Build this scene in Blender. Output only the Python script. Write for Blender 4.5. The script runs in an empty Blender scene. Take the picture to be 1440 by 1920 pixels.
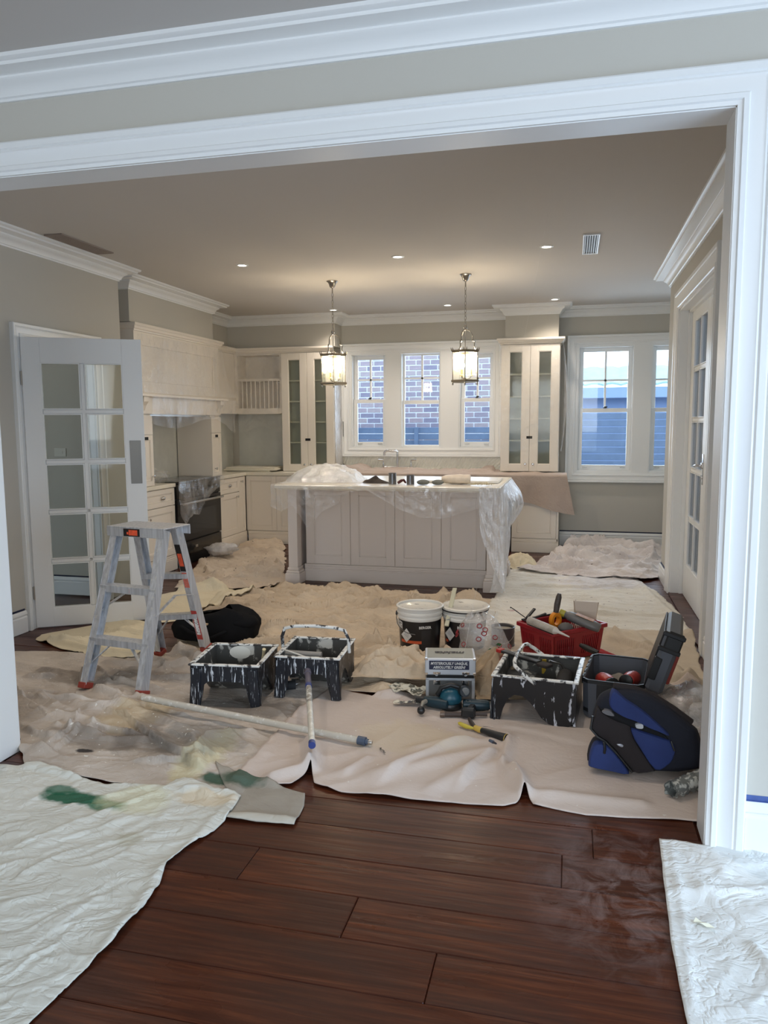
import bpy, bmesh, math, random
import numpy as np
from mathutils import Vector, Matrix, noise as mn
PI = math.pi
rad = math.radians
SC = bpy.context.scene
COL = SC.collection

# ------------------------------------------------------------------ camera
cam_d = bpy.data.cameras.new('camera')
cam_d.sensor_fit = 'HORIZONTAL'
cam_d.sensor_width = 36.0
cam_d.lens = 36.0 * 1436.067 / 1440.0
cam_d.clip_start = 0.02
cam = bpy.data.objects.new('camera', cam_d)
COL.objects.link(cam)
_yaw, _pit, _rol = -0.241238566, -0.1150644, -0.006222
_f = Vector((math.sin(_yaw) * math.cos(_pit), math.cos(_yaw) * math.cos(_pit), math.sin(_pit)))
_r = _f.cross(Vector((0, 0, 1))).normalized()
_u = _r.cross(_f)
_r2 = _r * math.cos(_rol) + _u * math.sin(_rol)
_u2 = _u * math.cos(_rol) - _r * math.sin(_rol)
_m = Matrix((_r2, _u2, -_f)).transposed().to_4x4()
_m.translation = Vector((0, 0, 1.55))
cam.matrix_world = _m
SC.camera = cam

# ------------------------------------------------------------------ sky, daylight, exposure
world = bpy.data.worlds.new('overcast_sky')
SC.world = world
world.use_nodes = True
_bg = world.node_tree.nodes['Background']
_bg.inputs['Color'].default_value = (0.62, 0.78, 1.0, 1)
_bg.inputs['Strength'].default_value = 3.0

def area_light(name, loc, target, sx, sy, watts, color):
    d = bpy.data.lights.new(name, 'AREA')
    d.shape = 'RECTANGLE'
    d.size, d.size_y = sx, sy
    d.energy = watts
    d.color = color
    o = bpy.data.objects.new(name, d)
    COL.objects.link(o)
    o.location = loc
    o.rotation_euler = (Vector(target) - Vector(loc)).to_track_quat('-Z', 'Y').to_euler()
    return o

# daylight coming in through the front room's glazed doors (right hand side) and its rear window
area_light('daylight_side_doors', (2.52, 0.9, 1.1), (0.0, 1.6, 0.9), 2.6, 2.0, 58, (0.56, 0.76, 1.0))
area_light('daylight_rear_window', (-0.6, -3.3, 2.0), (-0.9, 4.6, 0.2), 3.2, 1.5, 72, (0.97, 1.0, 0.98))
# daylight entering at the two kitchen window groups
area_light('daylight_sink_windows', (-1.93, 10.25, 1.9), (-1.9, 5.0, 0.6), 1.9, 1.2, 26, (0.70, 0.84, 1.0))
area_light('daylight_bay_windows', (0.8, 10.25, 1.75), (0.2, 5.0, 0.3), 1.5, 1.4, 44, (0.74, 0.87, 1.0))

SC.view_settings.view_transform = 'Standard'
SC.view_settings.look = 'None'
SC.view_settings.gamma = 1.0
SC.view_settings.use_curve_mapping = False
SC.view_settings.exposure = 0.25

# ------------------------------------------------------------------ mesh helpers
class MB:
    def __init__(s):
        s.v, s.f = [], []
    def add(s, verts, faces, M=None):
        n = len(s.v)
        if M is not None:
            verts = [M @ Vector(p) for p in verts]
        s.v += [tuple(p) for p in verts]
        s.f += [tuple(i + n for i in f) for f in faces]
        return s
    def box(s, x0, x1, y0, y1, z0, z1, b=0.0, M=None):
        if x1 < x0: x0, x1 = x1, x0
        if y1 < y0: y0, y1 = y1, y0
        if z1 < z0: z0, z1 = z1, z0
        b = min(b, .49 * (x1 - x0), .49 * (y1 - y0), .49 * (z1 - z0))
        if b <= 1e-5:
            v = [(x, y, z) for z in (z0, z1) for y in (y0, y1) for x in (x0, x1)]
            f = [(0, 2, 3, 1), (4, 5, 7, 6), (0, 1, 5, 4), (2, 6, 7, 3), (0, 4, 6, 2), (1, 3, 7, 5)]
            return s.add(v, f, M)
        v, idx = [], {}
        for k, z in enumerate((z0, z1)):
            for j, y in enumerate((y0, y1)):
                for i, x in enumerate((x0, x1)):
                    dx = b if i == 0 else -b; dy = b if j == 0 else -b; dz = b if k == 0 else -b
                    idx[i, j, k, 0] = len(v); v.append((x, y + dy, z + dz))
                    idx[i, j, k, 1] = len(v); v.append((x + dx, y, z + dz))
                    idx[i, j, k, 2] = len(v); v.append((x + dx, y + dy, z))
        q = lambda *a: idx[a]
        f = []
        for i in (0, 1):
            t = [q(i, 0, 0, 0), q(i, 0, 1, 0), q(i, 1, 1, 0), q(i, 1, 0, 0)]; f.append(t if i == 0 else t[::-1])
            t = [q(0, i, 0, 1), q(1, i, 0, 1), q(1, i, 1, 1), q(0, i, 1, 1)]; f.append(t if i == 0 else t[::-1])
            t = [q(0, 0, i, 2), q(0, 1, i, 2), q(1, 1, i, 2), q(1, 0, i, 2)]; f.append(t if i == 0 else t[::-1])
        for i in (0, 1):
            for j in (0, 1):
                t = [q(i, j, 0, 0), q(i, j, 0, 1), q(i, j, 1, 1), q(i, j, 1, 0)]; f.append(t if i == j else t[::-1])
                t = [q(i, 0, j, 0), q(i, 0, j, 2), q(i, 1, j, 2), q(i, 1, j, 0)]; f.append(t if i != j else t[::-1])
                t = [q(0, i, j, 1), q(0, i, j, 2), q(1, i, j, 2), q(1, i, j, 1)]; f.append(t if i == j else t[::-1])
        for i in (0, 1):
            for j in (0, 1):
                for k in (0, 1):
                    t = [q(i, j, k, 0), q(i, j, k, 1), q(i, j, k, 2)]
                    f.append(t if (i + j + k) % 2 == 0 else t[::-1])
        return s.add(v, f, M)
    def tube(s, path, r, n=8, cap=True, closed=False, M=None, sq=1.0):
        P = [Vector(p) for p in path]
        m = len(P)
        R = list(r) if hasattr(r, '__len__') else [r] * m
        T = []
        for i in range(m):
            a = P[(i - 1) % m] if (closed or i > 0) else P[i]
            b = P[(i + 1) % m] if (closed or i < m - 1) else P[i]
            T.append((b - a).normalized())
        up = Vector((0, 0, 1))
        if abs(T[0].dot(up)) > .95: up = Vector((1, 0, 0))
        N = (up - T[0] * up.dot(T[0])).normalized()
        verts, faces = [], []
        for i in range(m):
            N = (N - T[i] * N.dot(T[i]))
            N = N.normalized() if N.length > 1e-6 else T[i].orthogonal().normalized()
            Bv = T[i].cross(N)
            for k in range(n):
                a = 2 * PI * k / n
                verts.append(P[i] + (N * math.cos(a) * sq + Bv * math.sin(a)) * R[i])
        for i in range(m if closed else m - 1):
            j = (i + 1) % m
            for k in range(n):
                l = (k + 1) % n
                faces.append((i * n + k, i * n + l, j * n + l, j * n + k))
        if cap and not closed:
            faces.append(tuple(range(n - 1, -1, -1)))
            faces.append(tuple((m - 1) * n + k for k in range(n)))
        return s.add(verts, faces, M)
    def lathe(s, prof, n=24, M=None):
        verts, faces, rings = [], [], []
        for r, z in prof:
            if r < 1e-6:
                rings.append([len(verts)]); verts.append((0, 0, z))
            else:
                rings.append(list(range(len(verts), len(verts) + n)))
                verts += [(r * math.cos(2 * PI * k / n), r * math.sin(2 * PI * k / n), z) for k in range(n)]
        for a, b in zip(rings, rings[1:]):
            for k in range(n):
                l = (k + 1) % n
                if len(a) == 1 and len(b) == 1: continue
                if len(a) == 1: faces.append((a[0], b[l], b[k]))
                elif len(b) == 1: faces.append((a[k], a[l], b[0]))
                else: faces.append((a[k], a[l], b[l], b[k]))
        return s.add(verts, faces, M)
    def cyl(s, p0, p1, r0, r1=None, n=16, M=None):
        r1 = r0 if r1 is None else r1
        return s.tube([p0, p1], [r0, r1], n, True, False, M)
    def prism(s, poly, axis, a, b, M=None):
        n = len(poly)
        def mk(p, t):
            return (t, p[0], p[1]) if axis == 'x' else (p[0], t, p[1]) if axis == 'y' else (p[0], p[1], t)
        v = [mk(p, a) for p in poly] + [mk(p, b) for p in poly]
        f = [tuple(range(n))[::-1], tuple(range(n, 2 * n))] + [(i, (i + 1) % n, n + (i + 1) % n, n + i) for i in range(n)]
        return s.add(v, f, M)
    def grid(s, P, M=None, closeu=False):
        nu, nv = len(P), len(P[0])
        v = [p for row in P for p in row]
        f = []
        for i in range(nu if closeu else nu - 1):
            for j in range(nv - 1):
                k = (i + 1) % nu
                f.append((i * nv + j, k * nv + j, k * nv + j + 1, i * nv + j + 1))
        return s.add(v, f, M)
    def loft(s, rings, M=None, cap=True):
        n = len(rings[0])
        v = [p for r in rings for p in r]
        f = []
        for i in range(len(rings) - 1):
            for k in range(n):
                l = (k + 1) % n
                f.append((i * n + k, i * n + l, (i + 1) * n + l, (i + 1) * n + k))
        if cap:
            f.append(tuple(range(n - 1, -1, -1)))
            f.append(tuple((len(rings) - 1) * n + k for k in range(n)))
        return s.add(v, f, M)
    def sweep(s, prof, path, to3, closed=False):
        # prof: (u = offset to the left of the path, d = depth); mitred corners
        P = [Vector(p) for p in path]
        m = len(P)
        offs = []
        for i in range(m):
            def nrm(a, b):
                d = (P[b % m] - P[a % m]).normalized()
                return Vector((-d.y, d.x))
            if closed or 0 < i < m - 1:
                n1, n2 = nrm(i - 1, i), nrm(i, i + 1)
                offs.append((n1 + n2) / (1 + n1.dot(n2)))
            else:
                offs.append(nrm(0, 1) if i == 0 else nrm(m - 2, m - 1))
        n = len(prof)
        v = [to3(P[i].x + offs[i].x * u, P[i].y + offs[i].y * u, d) for i in range(m) for u, d in prof]
        f = []
        for i in range(m if closed else m - 1):
            j = (i + 1) % m
            for k in range(n):
                l = (k + 1) % n
                f.append((i * n + k, i * n + l, j * n + l, j * n + k))
        if not closed:
            f.append(tuple(range(n))); f.append(tuple((m - 1) * n + k for k in range(n))[::-1])
        return s.add(v, f)
    def mesh(s, name, mat, smooth=None):
        me = bpy.data.meshes.new(name)
        me.from_pydata(s.v, [], s.f)
        bm = bmesh.new(); bm.from_mesh(me)
        bmesh.ops.recalc_face_normals(bm, faces=bm.faces)
        bm.to_mesh(me); bm.free()
        if mat: me.materials.append(mat)
        if smooth is not None:
            me.polygons.foreach_set('use_smooth', [True] * len(me.polygons))
            if smooth < 179: me.set_sharp_from_angle(angle=rad(smooth))
        me.update()
        return me
    def build(s, name, mat, parent=None, smooth=None, label=None, kind=None, M=None):
        o = bpy.data.objects.new(name, s.mesh(name, mat, smooth))
        COL.objects.link(o)
        if parent is not None: o.parent = parent
        if M is not None: o.matrix_local = M
        if label: o['label'] = label
        if kind: o['kind'] = kind
        return o

def tag(o, label, cat, group=None, kind=None):
    o['label'] = label; o['category'] = cat
    if group: o['group'] = group
    if kind: o['kind'] = kind
    return o
def thing(name, label, cat, loc=(0, 0, 0), rotz=0.0, group=None, rot=None):
    o = bpy.data.objects.new(name, None)
    o.empty_display_size = .05
    COL.objects.link(o)
    o.location = loc
    o.rotation_euler = rot if rot else (0, 0, rotz)
    return tag(o, label, cat, group)
def struct(name, mb, mat, parent=None, smooth=None):
    return mb.build(name, mat, parent, smooth, kind=None if parent else 'structure')
def copy_tree(o, parent=None):
    c = o.copy(); COL.objects.link(c)
    if parent is not None: c.parent = parent
    for ch in [k for k in COL.objects if k.parent == o]:
        copy_tree(ch, c)
    return c
def T(x=0, y=0, z=0, rx=0, ry=0, rz=0):
    return Matrix.Translation((x, y, z)) @ Matrix.Rotation(rz, 4, 'Z') @ Matrix.Rotation(ry, 4, 'Y') @ Matrix.Rotation(rx, 4, 'X')
def text(body, size, mat, parent, M, name='lettering', sx=1.0, shear=0.0, bold=0.0):
    cu = bpy.data.curves.new(name, 'FONT')
    cu.body = body; cu.size = size; cu.align_x = 'CENTER'; cu.align_y = 'CENTER'
    cu.extrude = .0006; cu.shear = shear; cu.offset = bold; cu.resolution_u = 3
    tmp = bpy.data.objects.new('tmp', cu); COL.objects.link(tmp)
    dg = bpy.context.evaluated_depsgraph_get()
    me = bpy.data.meshes.new_from_object(tmp.evaluated_get(dg))
    bpy.data.objects.remove(tmp)
    me.name = name
    me.materials.clear(); me.materials.append(mat)
    o = bpy.data.objects.new(name, me); COL.objects.link(o)
    o.parent = parent
    o.matrix_local = M @ Matrix.Diagonal((sx, 1, 1, 1))
    return o

# ------------------------------------------------------------------ material helpers
def srgb(r, g, b):
    c = lambda x: (x / 255 / 12.92) if x / 255 <= .04045 else ((x / 255 + .055) / 1.055) ** 2.4
    return (c(r), c(g), c(b), 1)
class Mat:
    def __init__(s, name):
        s.m = bpy.data.materials.new(name); s.m.use_nodes = True
        s.nt = s.m.node_tree; s.n = s.nt.nodes; s.l = s.nt.links
        s.p = s.n['Principled BSDF']; s.out = s.n['Material Output']
        s.tc = s.n.new('ShaderNodeTexCoord')
    def set(s, **k):
        for a, b in k.items(): s.p.inputs[a.replace('_', ' ')].default_value = b
        return s
    def map(s, scale=(1, 1, 1), rot=(0, 0, 0), coord='Object', loc=(0, 0, 0)):
        mp = s.n.new('ShaderNodeMapping')
        mp.inputs['Scale'].default_value = scale; mp.inputs['Rotation'].default_value = rot
        mp.inputs['Location'].default_value = loc
        s.l.new(s.tc.outputs[coord], mp.inputs['Vector'])
        return mp.outputs[0]
    def noise(s, vec, scale, detail=4, rough=.55, dist=0.0):
        n = s.n.new('ShaderNodeTexNoise')
        n.inputs['Scale'].default_value = scale; n.inputs['Detail'].default_value = detail
        n.inputs['Roughness'].default_value = rough; n.inputs['Distortion'].default_value = dist
        s.l.new(vec, n.inputs['Vector'])
        return n.outputs[0]
    def ramp(s, fac, stops):
        r = s.n.new('ShaderNodeValToRGB')
        el = r.color_ramp.elements
        while len(el) < len(stops): el.new(.5)
        for e, (p, c) in zip(el, stops):
            e.position = p; e.color = c if len(c) == 4 else (*c, 1)
        s.l.new(fac, r.inputs[0])
        return r.outputs[0]
    def rng(s, fac, a, b, c=0., d=1.):
        r = s.n.new('ShaderNodeMapRange')
        for i, v in enumerate((a, b, c, d)): r.inputs[i + 1].default_value = v
        s.l.new(fac, r.inputs[0])
        return r.outputs[0]
    def mix(s, fac, a, b, mode='MIX'):
        m = s.n.new('ShaderNodeMix'); m.data_type = 'RGBA'; m.blend_type = mode
        for sock, v in ((m.inputs[0], fac), (m.inputs[6], a), (m.inputs[7], b)):
            if hasattr(v, 'is_linked') or hasattr(v, 'links'): s.l.new(v, sock)
            else: sock.default_value = v
        return m.outputs[2]
    def math(s, op, a, b=0.0):
        m = s.n.new('ShaderNodeMath'); m.operation = op
        for sock, v in ((m.inputs[0], a), (m.inputs[1], b)):
            if hasattr(v, 'links'): s.l.new(v, sock)
            else: sock.default_value = v
        return m.outputs[0]
    def sep(s, vec):
        x = s.n.new('ShaderNodeSeparateXYZ'); s.l.new(vec, x.inputs[0]); return x.outputs
    def color(s, c): s.l.new(c, s.p.inputs['Base Color']); return s
    def link(s, sock, name): s.l.new(sock, s.p.inputs[name]); return s
    def bump(s, h, strength=.3, dist=.01):
        b = s.n.new('ShaderNodeBump')
        b.inputs['Strength'].default_value = strength; b.inputs['Distance'].default_value = dist
        s.l.new(h, b.inputs['Height']); s.l.new(b.outputs[0], s.p.inputs['Normal'])
        return s
def plain(name, c, rough=.5, metal=0.0, var=.0, vs=8.0, bump=0.0, bs=60.0, **k):
    a = Mat(name)
    a.set(Base_Color=c, Roughness=rough, Metallic=metal, **k)
    if var:
        n = a.noise(a.map(), vs, 3)
        lo = tuple(x * (1 - var) for x in c[:3]) + (1,)
        hi = tuple(min(1, x * (1 + var)) for x in c[:3]) + (1,)
        a.color(a.ramp(n, [(.3, lo), (.7, hi)]))
    if bump:
        a.bump(a.noise(a.map(), bs, 3), bump, .004)
    return a.m
def splatter(name, base, paint, scale=(30, 30, 8), thr=.55, soft=.03, rough=.4, second=None):
    a = Mat(name)
    n = a.noise(a.map(scale), 1.0, 5, .6, .4)
    c = a.mix(a.rng(n, thr, thr + soft), base, paint)
    if second:
        n2 = a.noise(a.map((scale[0] * 2.6, scale[1] * 2.6, scale[2] * .7)), 1.0, 3)
        c = a.mix(a.rng(n2, second, second + .03), c, paint)
    a.color(c).set(Roughness=rough)
    return a.m
def emit(name, c, st):
    m = bpy.data.materials.new(name); m.use_nodes = True
    n = m.node_tree.nodes; n.remove(n['Principled BSDF'])
    e = n.new('ShaderNodeEmission'); e.inputs[0].default_value = c; e.inputs[1].default_value = st
    m.node_tree.links.new(e.outputs[0], n['Material Output'].inputs[0])
    return m
def film(name, opac, tint=(.93, .93, .93, 1), rough=.18, wr=25.0, varo=.15, glossw=.5, stretch=(1, 1, 1), streak=.10):
    # thin clear sheeting: transparent, milky where it is creased, with glossy glints
    a = Mat(name); a.n.remove(a.p)
    tr = a.n.new('ShaderNodeBsdfTransparent')
    df = a.n.new('ShaderNodeBsdfDiffuse'); df.inputs[0].default_value = tint
    gl = a.n.new('ShaderNodeBsdfGlossy'); gl.inputs[1].default_value = rough
    gl.inputs[0].default_value = (.95, .97, 1, 1)
    v = a.map(stretch)
    n1 = a.noise(v, wr, 5, .65, .8); n2 = a.noise(v, wr * .4, 3, .5, 1.2)
    bp = a.n.new('ShaderNodeBump'); bp.inputs[0].default_value = .9; bp.inputs[1].default_value = .02
    a.l.new(n1, bp.inputs['Height'])
    for sh in (df, gl): a.l.new(bp.outputs[0], sh.inputs['Normal'])
    m1 = a.n.new('ShaderNodeMixShader'); m1.inputs[0].default_value = glossw
    a.l.new(df.outputs[0], m1.inputs[1]); a.l.new(gl.outputs[0], m1.inputs[2])
    ms = a.n.new('ShaderNodeMixShader')
    rdg = a.math('ABSOLUTE', a.math('SUBTRACT', a.noise(v, wr * .8, 3, .5, 2.0), .5))
    a.l.new(a.math('ADD', a.rng(n2, .3, .7, max(0, opac - varo), min(1, opac + varo)), a.rng(rdg, .0, .018, streak, 0)), ms.inputs[0])
    a.l.new(tr.outputs[0], ms.inputs[1]); a.l.new(m1.outputs[0], ms.inputs[2])
    a.l.new(ms.outputs[0], a.out.inputs[0])
    return a.m
def glass(name, refl=.08, tint=(.95, .97, .97, 1), rough=.02, haze=0.0):
    a = Mat(name); a.n.remove(a.p)
    tr = a.n.new('ShaderNodeBsdfTransparent'); tr.inputs[0].default_value = tint
    gl = a.n.new('ShaderNodeBsdfGlossy'); gl.inputs[1].default_value = rough
    lw = a.n.new('ShaderNodeLayerWeight'); lw.inputs[0].default_value = .25
    ms = a.n.new('ShaderNodeMixShader')
    a.l.new(a.rng(lw.outputs['Fresnel'], 0, 1, refl, .9), ms.inputs[0])
    src = tr.outputs[0]
    if haze:
        df = a.n.new('ShaderNodeBsdfDiffuse'); df.inputs[0].default_value = (.6, .64, .6, 1)
        m2 = a.n.new('ShaderNodeMixShader'); m2.inputs[0].default_value = haze
        a.l.new(src, m2.inputs[1]); a.l.new(df.outputs[0], m2.inputs[2]); src = m2.outputs[0]
    a.l.new(src, ms.inputs[1]); a.l.new(gl.outputs[0], ms.inputs[2])
    a.l.new(ms.outputs[0], a.out.inputs[0])
    return a.m

# ------------------------------------------------------------------ materials
WALL = plain('wall_paint', srgb(194, 190, 180), .75, bump=.05, bs=220)
CEIL = plain('ceiling_paint', srgb(206, 201, 195), .85, bump=.04, bs=200)
TRIM = plain('trim_enamel', srgb(236, 237, 236), .38)
CAB = plain('cabinet_enamel', srgb(236, 228, 216), .42)
CABI = plain('cabinet_inside', srgb(214, 211, 198), .6)
STONE = plain('benchtop_stone', srgb(238, 232, 216), .25, var=.03, vs=14)
CHROME = plain('chrome', (.75, .75, .76, 1), .16, 1.0)
STEEL = plain('brushed_steel', (.52, .51, .49, 1), .35, 1.0)
NICKEL = plain('aged_nickel', (.38, .36, .33, 1), .28, 1.0)
BLACKG = plain('black_gloss', (.012, .012, .013, 1), .12)
BLACKP = plain('black_plastic', (.016, .016, .018, 1), .42)
TAPE = plain('masking_tape_navy', srgb(28, 34, 62), .6, var=.15, vs=40)
TAPEB = plain('masking_tape_blue', srgb(70, 92, 150), .6, var=.15, vs=30)
GLASS = glass('window_glass', .0, (.95, .98, 1, 1))
DGLASS = glass('door_glass', .0, (.80, .81, .78, 1), .03)
CGLASS = glass('cabinet_glass', .0, (.92, .94, .9, 1), .05, .07)
DARK = plain('dark_gap', (.01, .01, .01, 1), .8)

def wood():
    a = Mat('dark_oak_boards')
    oi = a.n.new('ShaderNodeObjectInfo')
    mul = a.n.new('ShaderNodeVectorMath'); mul.operation = 'MULTIPLY_ADD'
    cmb = a.n.new('ShaderNodeCombineXYZ')
    a.l.new(oi.outputs['Random'], cmb.inputs[0]); a.l.new(oi.outputs['Random'], cmb.inputs[1])
    a.l.new(cmb.outputs[0], mul.inputs[0]); mul.inputs[1].default_value = (37, 53, 0)
    a.l.new(a.tc.outputs['Object'], mul.inputs[2])
    def mp(sc):
        m = a.n.new('ShaderNodeMapping'); m.inputs['Scale'].default_value = sc
        a.l.new(mul.outputs[0], m.inputs['Vector']); return m.outputs[0]
    grain = a.noise(mp((1.6, 30, 1)), 1.6, 7, .62, .6)
    fine = a.noise(mp((6, 190, 1)), 1.0, 4, .6)
    patch = a.noise(mp((1.1, 4, 1)), 1.5, 3, .5, .5)
    c = a.ramp(grain, [(.22, srgb(48, 21, 12)), (.5, srgb(80, 39, 23)), (.8, srgb(120, 66, 38))])
    c = a.mix(a.rng(patch, .42, .7, 0, .7), c, srgb(50, 26, 17))
    c = a.mix(a.rng(fine, .5, .75, 0, .4), c, srgb(36, 20, 15))
    c = a.mix(a.math('MULTIPLY', oi.outputs['Random'], .38), c, srgb(58, 29, 19))
    # sanding dust trodden into the boards beside the right hand jamb
    xyz = a.sep(a.tc.outputs['Object'])
    dx = a.math('MULTIPLY', a.math('SUBTRACT', xyz[0], .22), 2.6)
    dy = a.math('MULTIPLY', a.math('SUBTRACT', xyz[1], 2.52), 1.9)
    rr = a.math('SQRT', a.math('ADD', a.math('MULTIPLY', dx, dx), a.math('MULTIPLY', dy, dy)))
    dm = a.rng(rr, .15, 1.0, 1, 0)
    dn = a.rng(a.noise(a.map((1, 1, 1)), 9, 6, .7, .8), .44, .66)
    dust = a.math('MULTIPLY', dm, dn)
    c = a.mix(a.math('MULTIPLY', dust, .34), c, srgb(176, 160, 156))
    a.color(c)
    rg = a.math('ADD', a.rng(patch, .3, .7, .24, .42), a.math('MULTIPLY', dust, .4))
    a.link(rg, 'Roughness')
    a.set(Specular_IOR_Level=.22)
    hand = a.noise(mp((2.2, 34, 1)), 1.0, 2, .4)
    a.bump(a.math('ADD', a.math('MULTIPLY', hand, .8), a.math('MULTIPLY', grain, .35)), .32, .006)
    return a.m
WOOD = wood()

# ------------------------------------------------------------------ dimensions
YF0, YF1 = 2.855, 3.0           # dividing wall with the wide opening
YB = 9.9                        # kitchen back wall
CZ, FZ = 2.95, 2.985            # ceilings
XL, XR = -4.0, 0.885

# floor: boards run left to right, 0.205 m wide
fl = MB().box(-6.2, 3.6, -3.6, 10.2, -.06, -.016)
floor = struct('floor', fl, WOOD)
random.seed(5)
row_y = [2.684 - .205 * k for k in range(10, -1, -1)] + [2.684 + .205 * k for k in range(1, 32)]
forced = {2.274: [-1.09, 1.1, -3.0], 2.069: [-.655, 1.5, -2.6], 2.684: [.104, -2.0, 1.9], 1.864: [-.357, 1.4, -2.3]}
for y0 in row_y:
    y1 = y0 + .205
    js = None
    for fy, fj in forced.items():
        if abs(fy - y0) < .02: js = sorted(fj)
    xa, xb = (-2.9, 2.3) if y0 < 2.8 else (-2.54, .49) if y0 < 3.0 else (-3.97, .87) if y0 < 6.1 else (-4.11, .87) if y0 < 7.9 else (-4.11, 1.7)
    if js is None:
        js = []; x = xa + random.uniform(.5, 1.9)
        while x < xb - .4:
            js.append(x); x += random.uniform(1.5, 2.2)
    ed = [xa] + [j for j in js if xa + .1 < j < xb - .1] + [xb]
    for a_, b_ in zip(ed, ed[1:]):
        MB().box(a_ + .0008, b_ - .0008, y0 + .0008, y1 - .0008, -.016, random.uniform(-.0012, 0), .0028).build('plank', WOOD, floor)

# ceilings
struct('ceiling', MB().box(-6.2, 2.3, YF1, 10.1, CZ, CZ + .1), CEIL)
struct('ceiling', MB().box(-5.0, 2.7, -3.6, YF1 - .001, FZ, FZ + .1), CEIL)

def holed(axis, a0, a1, t0, t1, z0, z1, holes):
    # wall slab: along 'axis' from a0..a1, thickness t0..t1, rectangular holes (a, b, za, zb)
    m = MB()
    A = sorted({a0, a1} | {h[0] for h in holes} | {h[1] for h in holes})
    Z = sorted({z0, z1} | {h[2] for h in holes} | {h[3] for h in holes})
    for p, q in zip(A, A[1:]):
        for r, s in zip(Z, Z[1:]):
            c, d = (p + q) / 2, (r + s) / 2
            if any(h[0] < c < h[1] and h[2] < d < h[3] for h in holes): continue
            if axis == 'x': m.box(p, q, t0, t1, r, s)
            else: m.box(t0, t1, p, q, r, s)
    return m
# dividing wall and front room
wall_front = struct('wall_front', holed('x', -5.0, 2.7, YF0, YF1, 0, FZ, [(-2.55, .50, 0, 2.577)]), WALL)
struct('wall_right', holed('y', -3.6, YF0, 2.6, 2.7, 0, FZ, [(-.5, 2.3, .05, 2.15)]), WALL)
struct('wall_left', MB().box(-5.1, -5.0, -3.6, YF0, 0, FZ), WALL)
struct('wall_back', holed('x', -5.0, 2.6, -3.6, -3.5, 0, FZ, [(-2.3, 1.1, .7, 2.7)]), WALL)
# kitchen
wall_left = struct('wall_left', holed('y', YF1, 6.3, -4.12, XL, 0, CZ, [(4.98, 5.86, 0, 2.2)]), WALL)
MB().box(-4.75, -4.12, 6.06, 6.18, 0, CZ).box(-6.2, -4.75, 6.06, 6.18, 0, CZ).build('hall_side', WALL, wall_left)
MB().box(-4.566, -4.446, 6.050, 6.0595, 1.271, 1.347, .002).box(-4.491, -4.476, 6.046, 6.051, 1.297, 1.321, .001).build('light_switch', plain('switch_plate', srgb(214, 210, 200), .4), wall_left)
MB().box(-6.2, -6.1, YF1, 6.06, 0, CZ).build('hall_end', WALL, wall_left)
MB().box(-4.72, -4.6, 6.18, 10.1, 0, CZ).build('alcove_back', WALL, wall_left)
MB().box(-4.6, -4.13, 6.67, 8.43, 2.535, CZ - .001).build('bulkhead', WALL, wall_left)
MB().box(-4.6, -4.5, 8.43, 9.6, 2.0, CZ - .001).build('nib', WALL, wall_left)
wall_right = struct('wall_right', holed('y', YF1, 8.0, XR, 1.0, 0, CZ, [(5.45, 7.24, 0, 2.52)]), WALL)
MB().box(1.0, 1.9, 7.9, 8.0, 0, CZ).build('return_wall', WALL, wall_right)
MB().box(1.75, 1.9, 8.0, YB, 0, CZ).build('bay_side', WALL, wall_right)
WIN = [(-2.87, -2.395, 1.227, 2.45), (-2.2, -1.67, 1.227, 2.46), (-1.43, -.985, 1.227, 2.44), (.05, .705, .937, 2.475), (.91, 1.56, .937, 2.475)]
wall_back = struct('wall_back', holed('x', -4.7, 1.9, YB, YB + .2, 0, CZ, WIN), WALL)
MB().box(-4.5, -3.0, 9.6, YB, 2.545, CZ - .001).build('bulkhead', WALL, wall_back)
MB().box(-.82, -.19, 9.55, YB, 2.56, CZ - .001).build('bulkhead', WALL, wall_back)

# ------------------------------------------------------------------ mouldings
CORN = [(0, -.118), (.01, -.118), (.012, -.108), (.02, -.104), (.024, -.094), (.03, -.082), (.042, -.068), (.058, -.058), (.064, -.05), (.064, -.043),
        (.07, -.04), (.128, -.034), (.13, -.022), (.14, -.02), (.15, -.014), (.152, -.0005), (0, -.0005)]
def cornice(path, zc, name='trim_1'):
    return struct(name, MB().sweep(CORN, path, lambda x, y, d: (x, y, zc + d)), TRIM, smooth=35)
cornice([(.885, YF1), (.885, 8.0), (1.75, 8.0), (1.75, YB), (-.19, YB), (-.19, 9.55), (-.82, 9.55), (-.82, YB), (-3.0, YB), (-3.0, 9.6), (-4.5, 9.6),
         (-4.5, 8.43), (-4.13, 8.43), (-4.13, 6.67), (-4.6, 6.67), (-4.6, 6.3), (XL, 6.3), (XL, YF1)], CZ, 'trim_1')
cornice([(2.6, YF0), (-5.0, YF0)], FZ, 'trim_2')
ARCH = [(0, 0), (0, .016), (.012, .019), (.016, .026), (.03, .026), (.034, .02), (.045, .021), (.07, .027), (.078, .031), (.084, .028), (.09, .034), (.108, .036), (.114, .03), (.114, 0)]
def casing(path, to3, name, prof=ARCH, closed=False, k=1.0):
    return struct(name, MB().sweep([(u * k, d) for u, d in prof], path, to3, closed), TRIM, smooth=28)
# wide opening: architrave on the front room side and painted lining
casing([(-2.55, 0), (-2.55, 2.577), (.5, 2.577), (.5, 0)], lambda x, z, d: (x, YF0 - d, z), 'trim_3', k=1.12)
casing([(.5, 0), (.5, 2.577), (-2.55, 2.577), (-2.55, 0)][::-1], lambda x, z, d: (x, YF1 + d * .8, z), 'trim_4')
lin = MB().box(.497, .5, YF0 - .004, YF1 + .004, 0, 2.577).box(-2.55, -2.547, YF0 - .004, YF1 + .004, 0, 2.577).box(-2.55, .5, YF0 - .004, YF1 + .004, 2.574, 2.577)
struct('trim_5', lin, TRIM)
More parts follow.
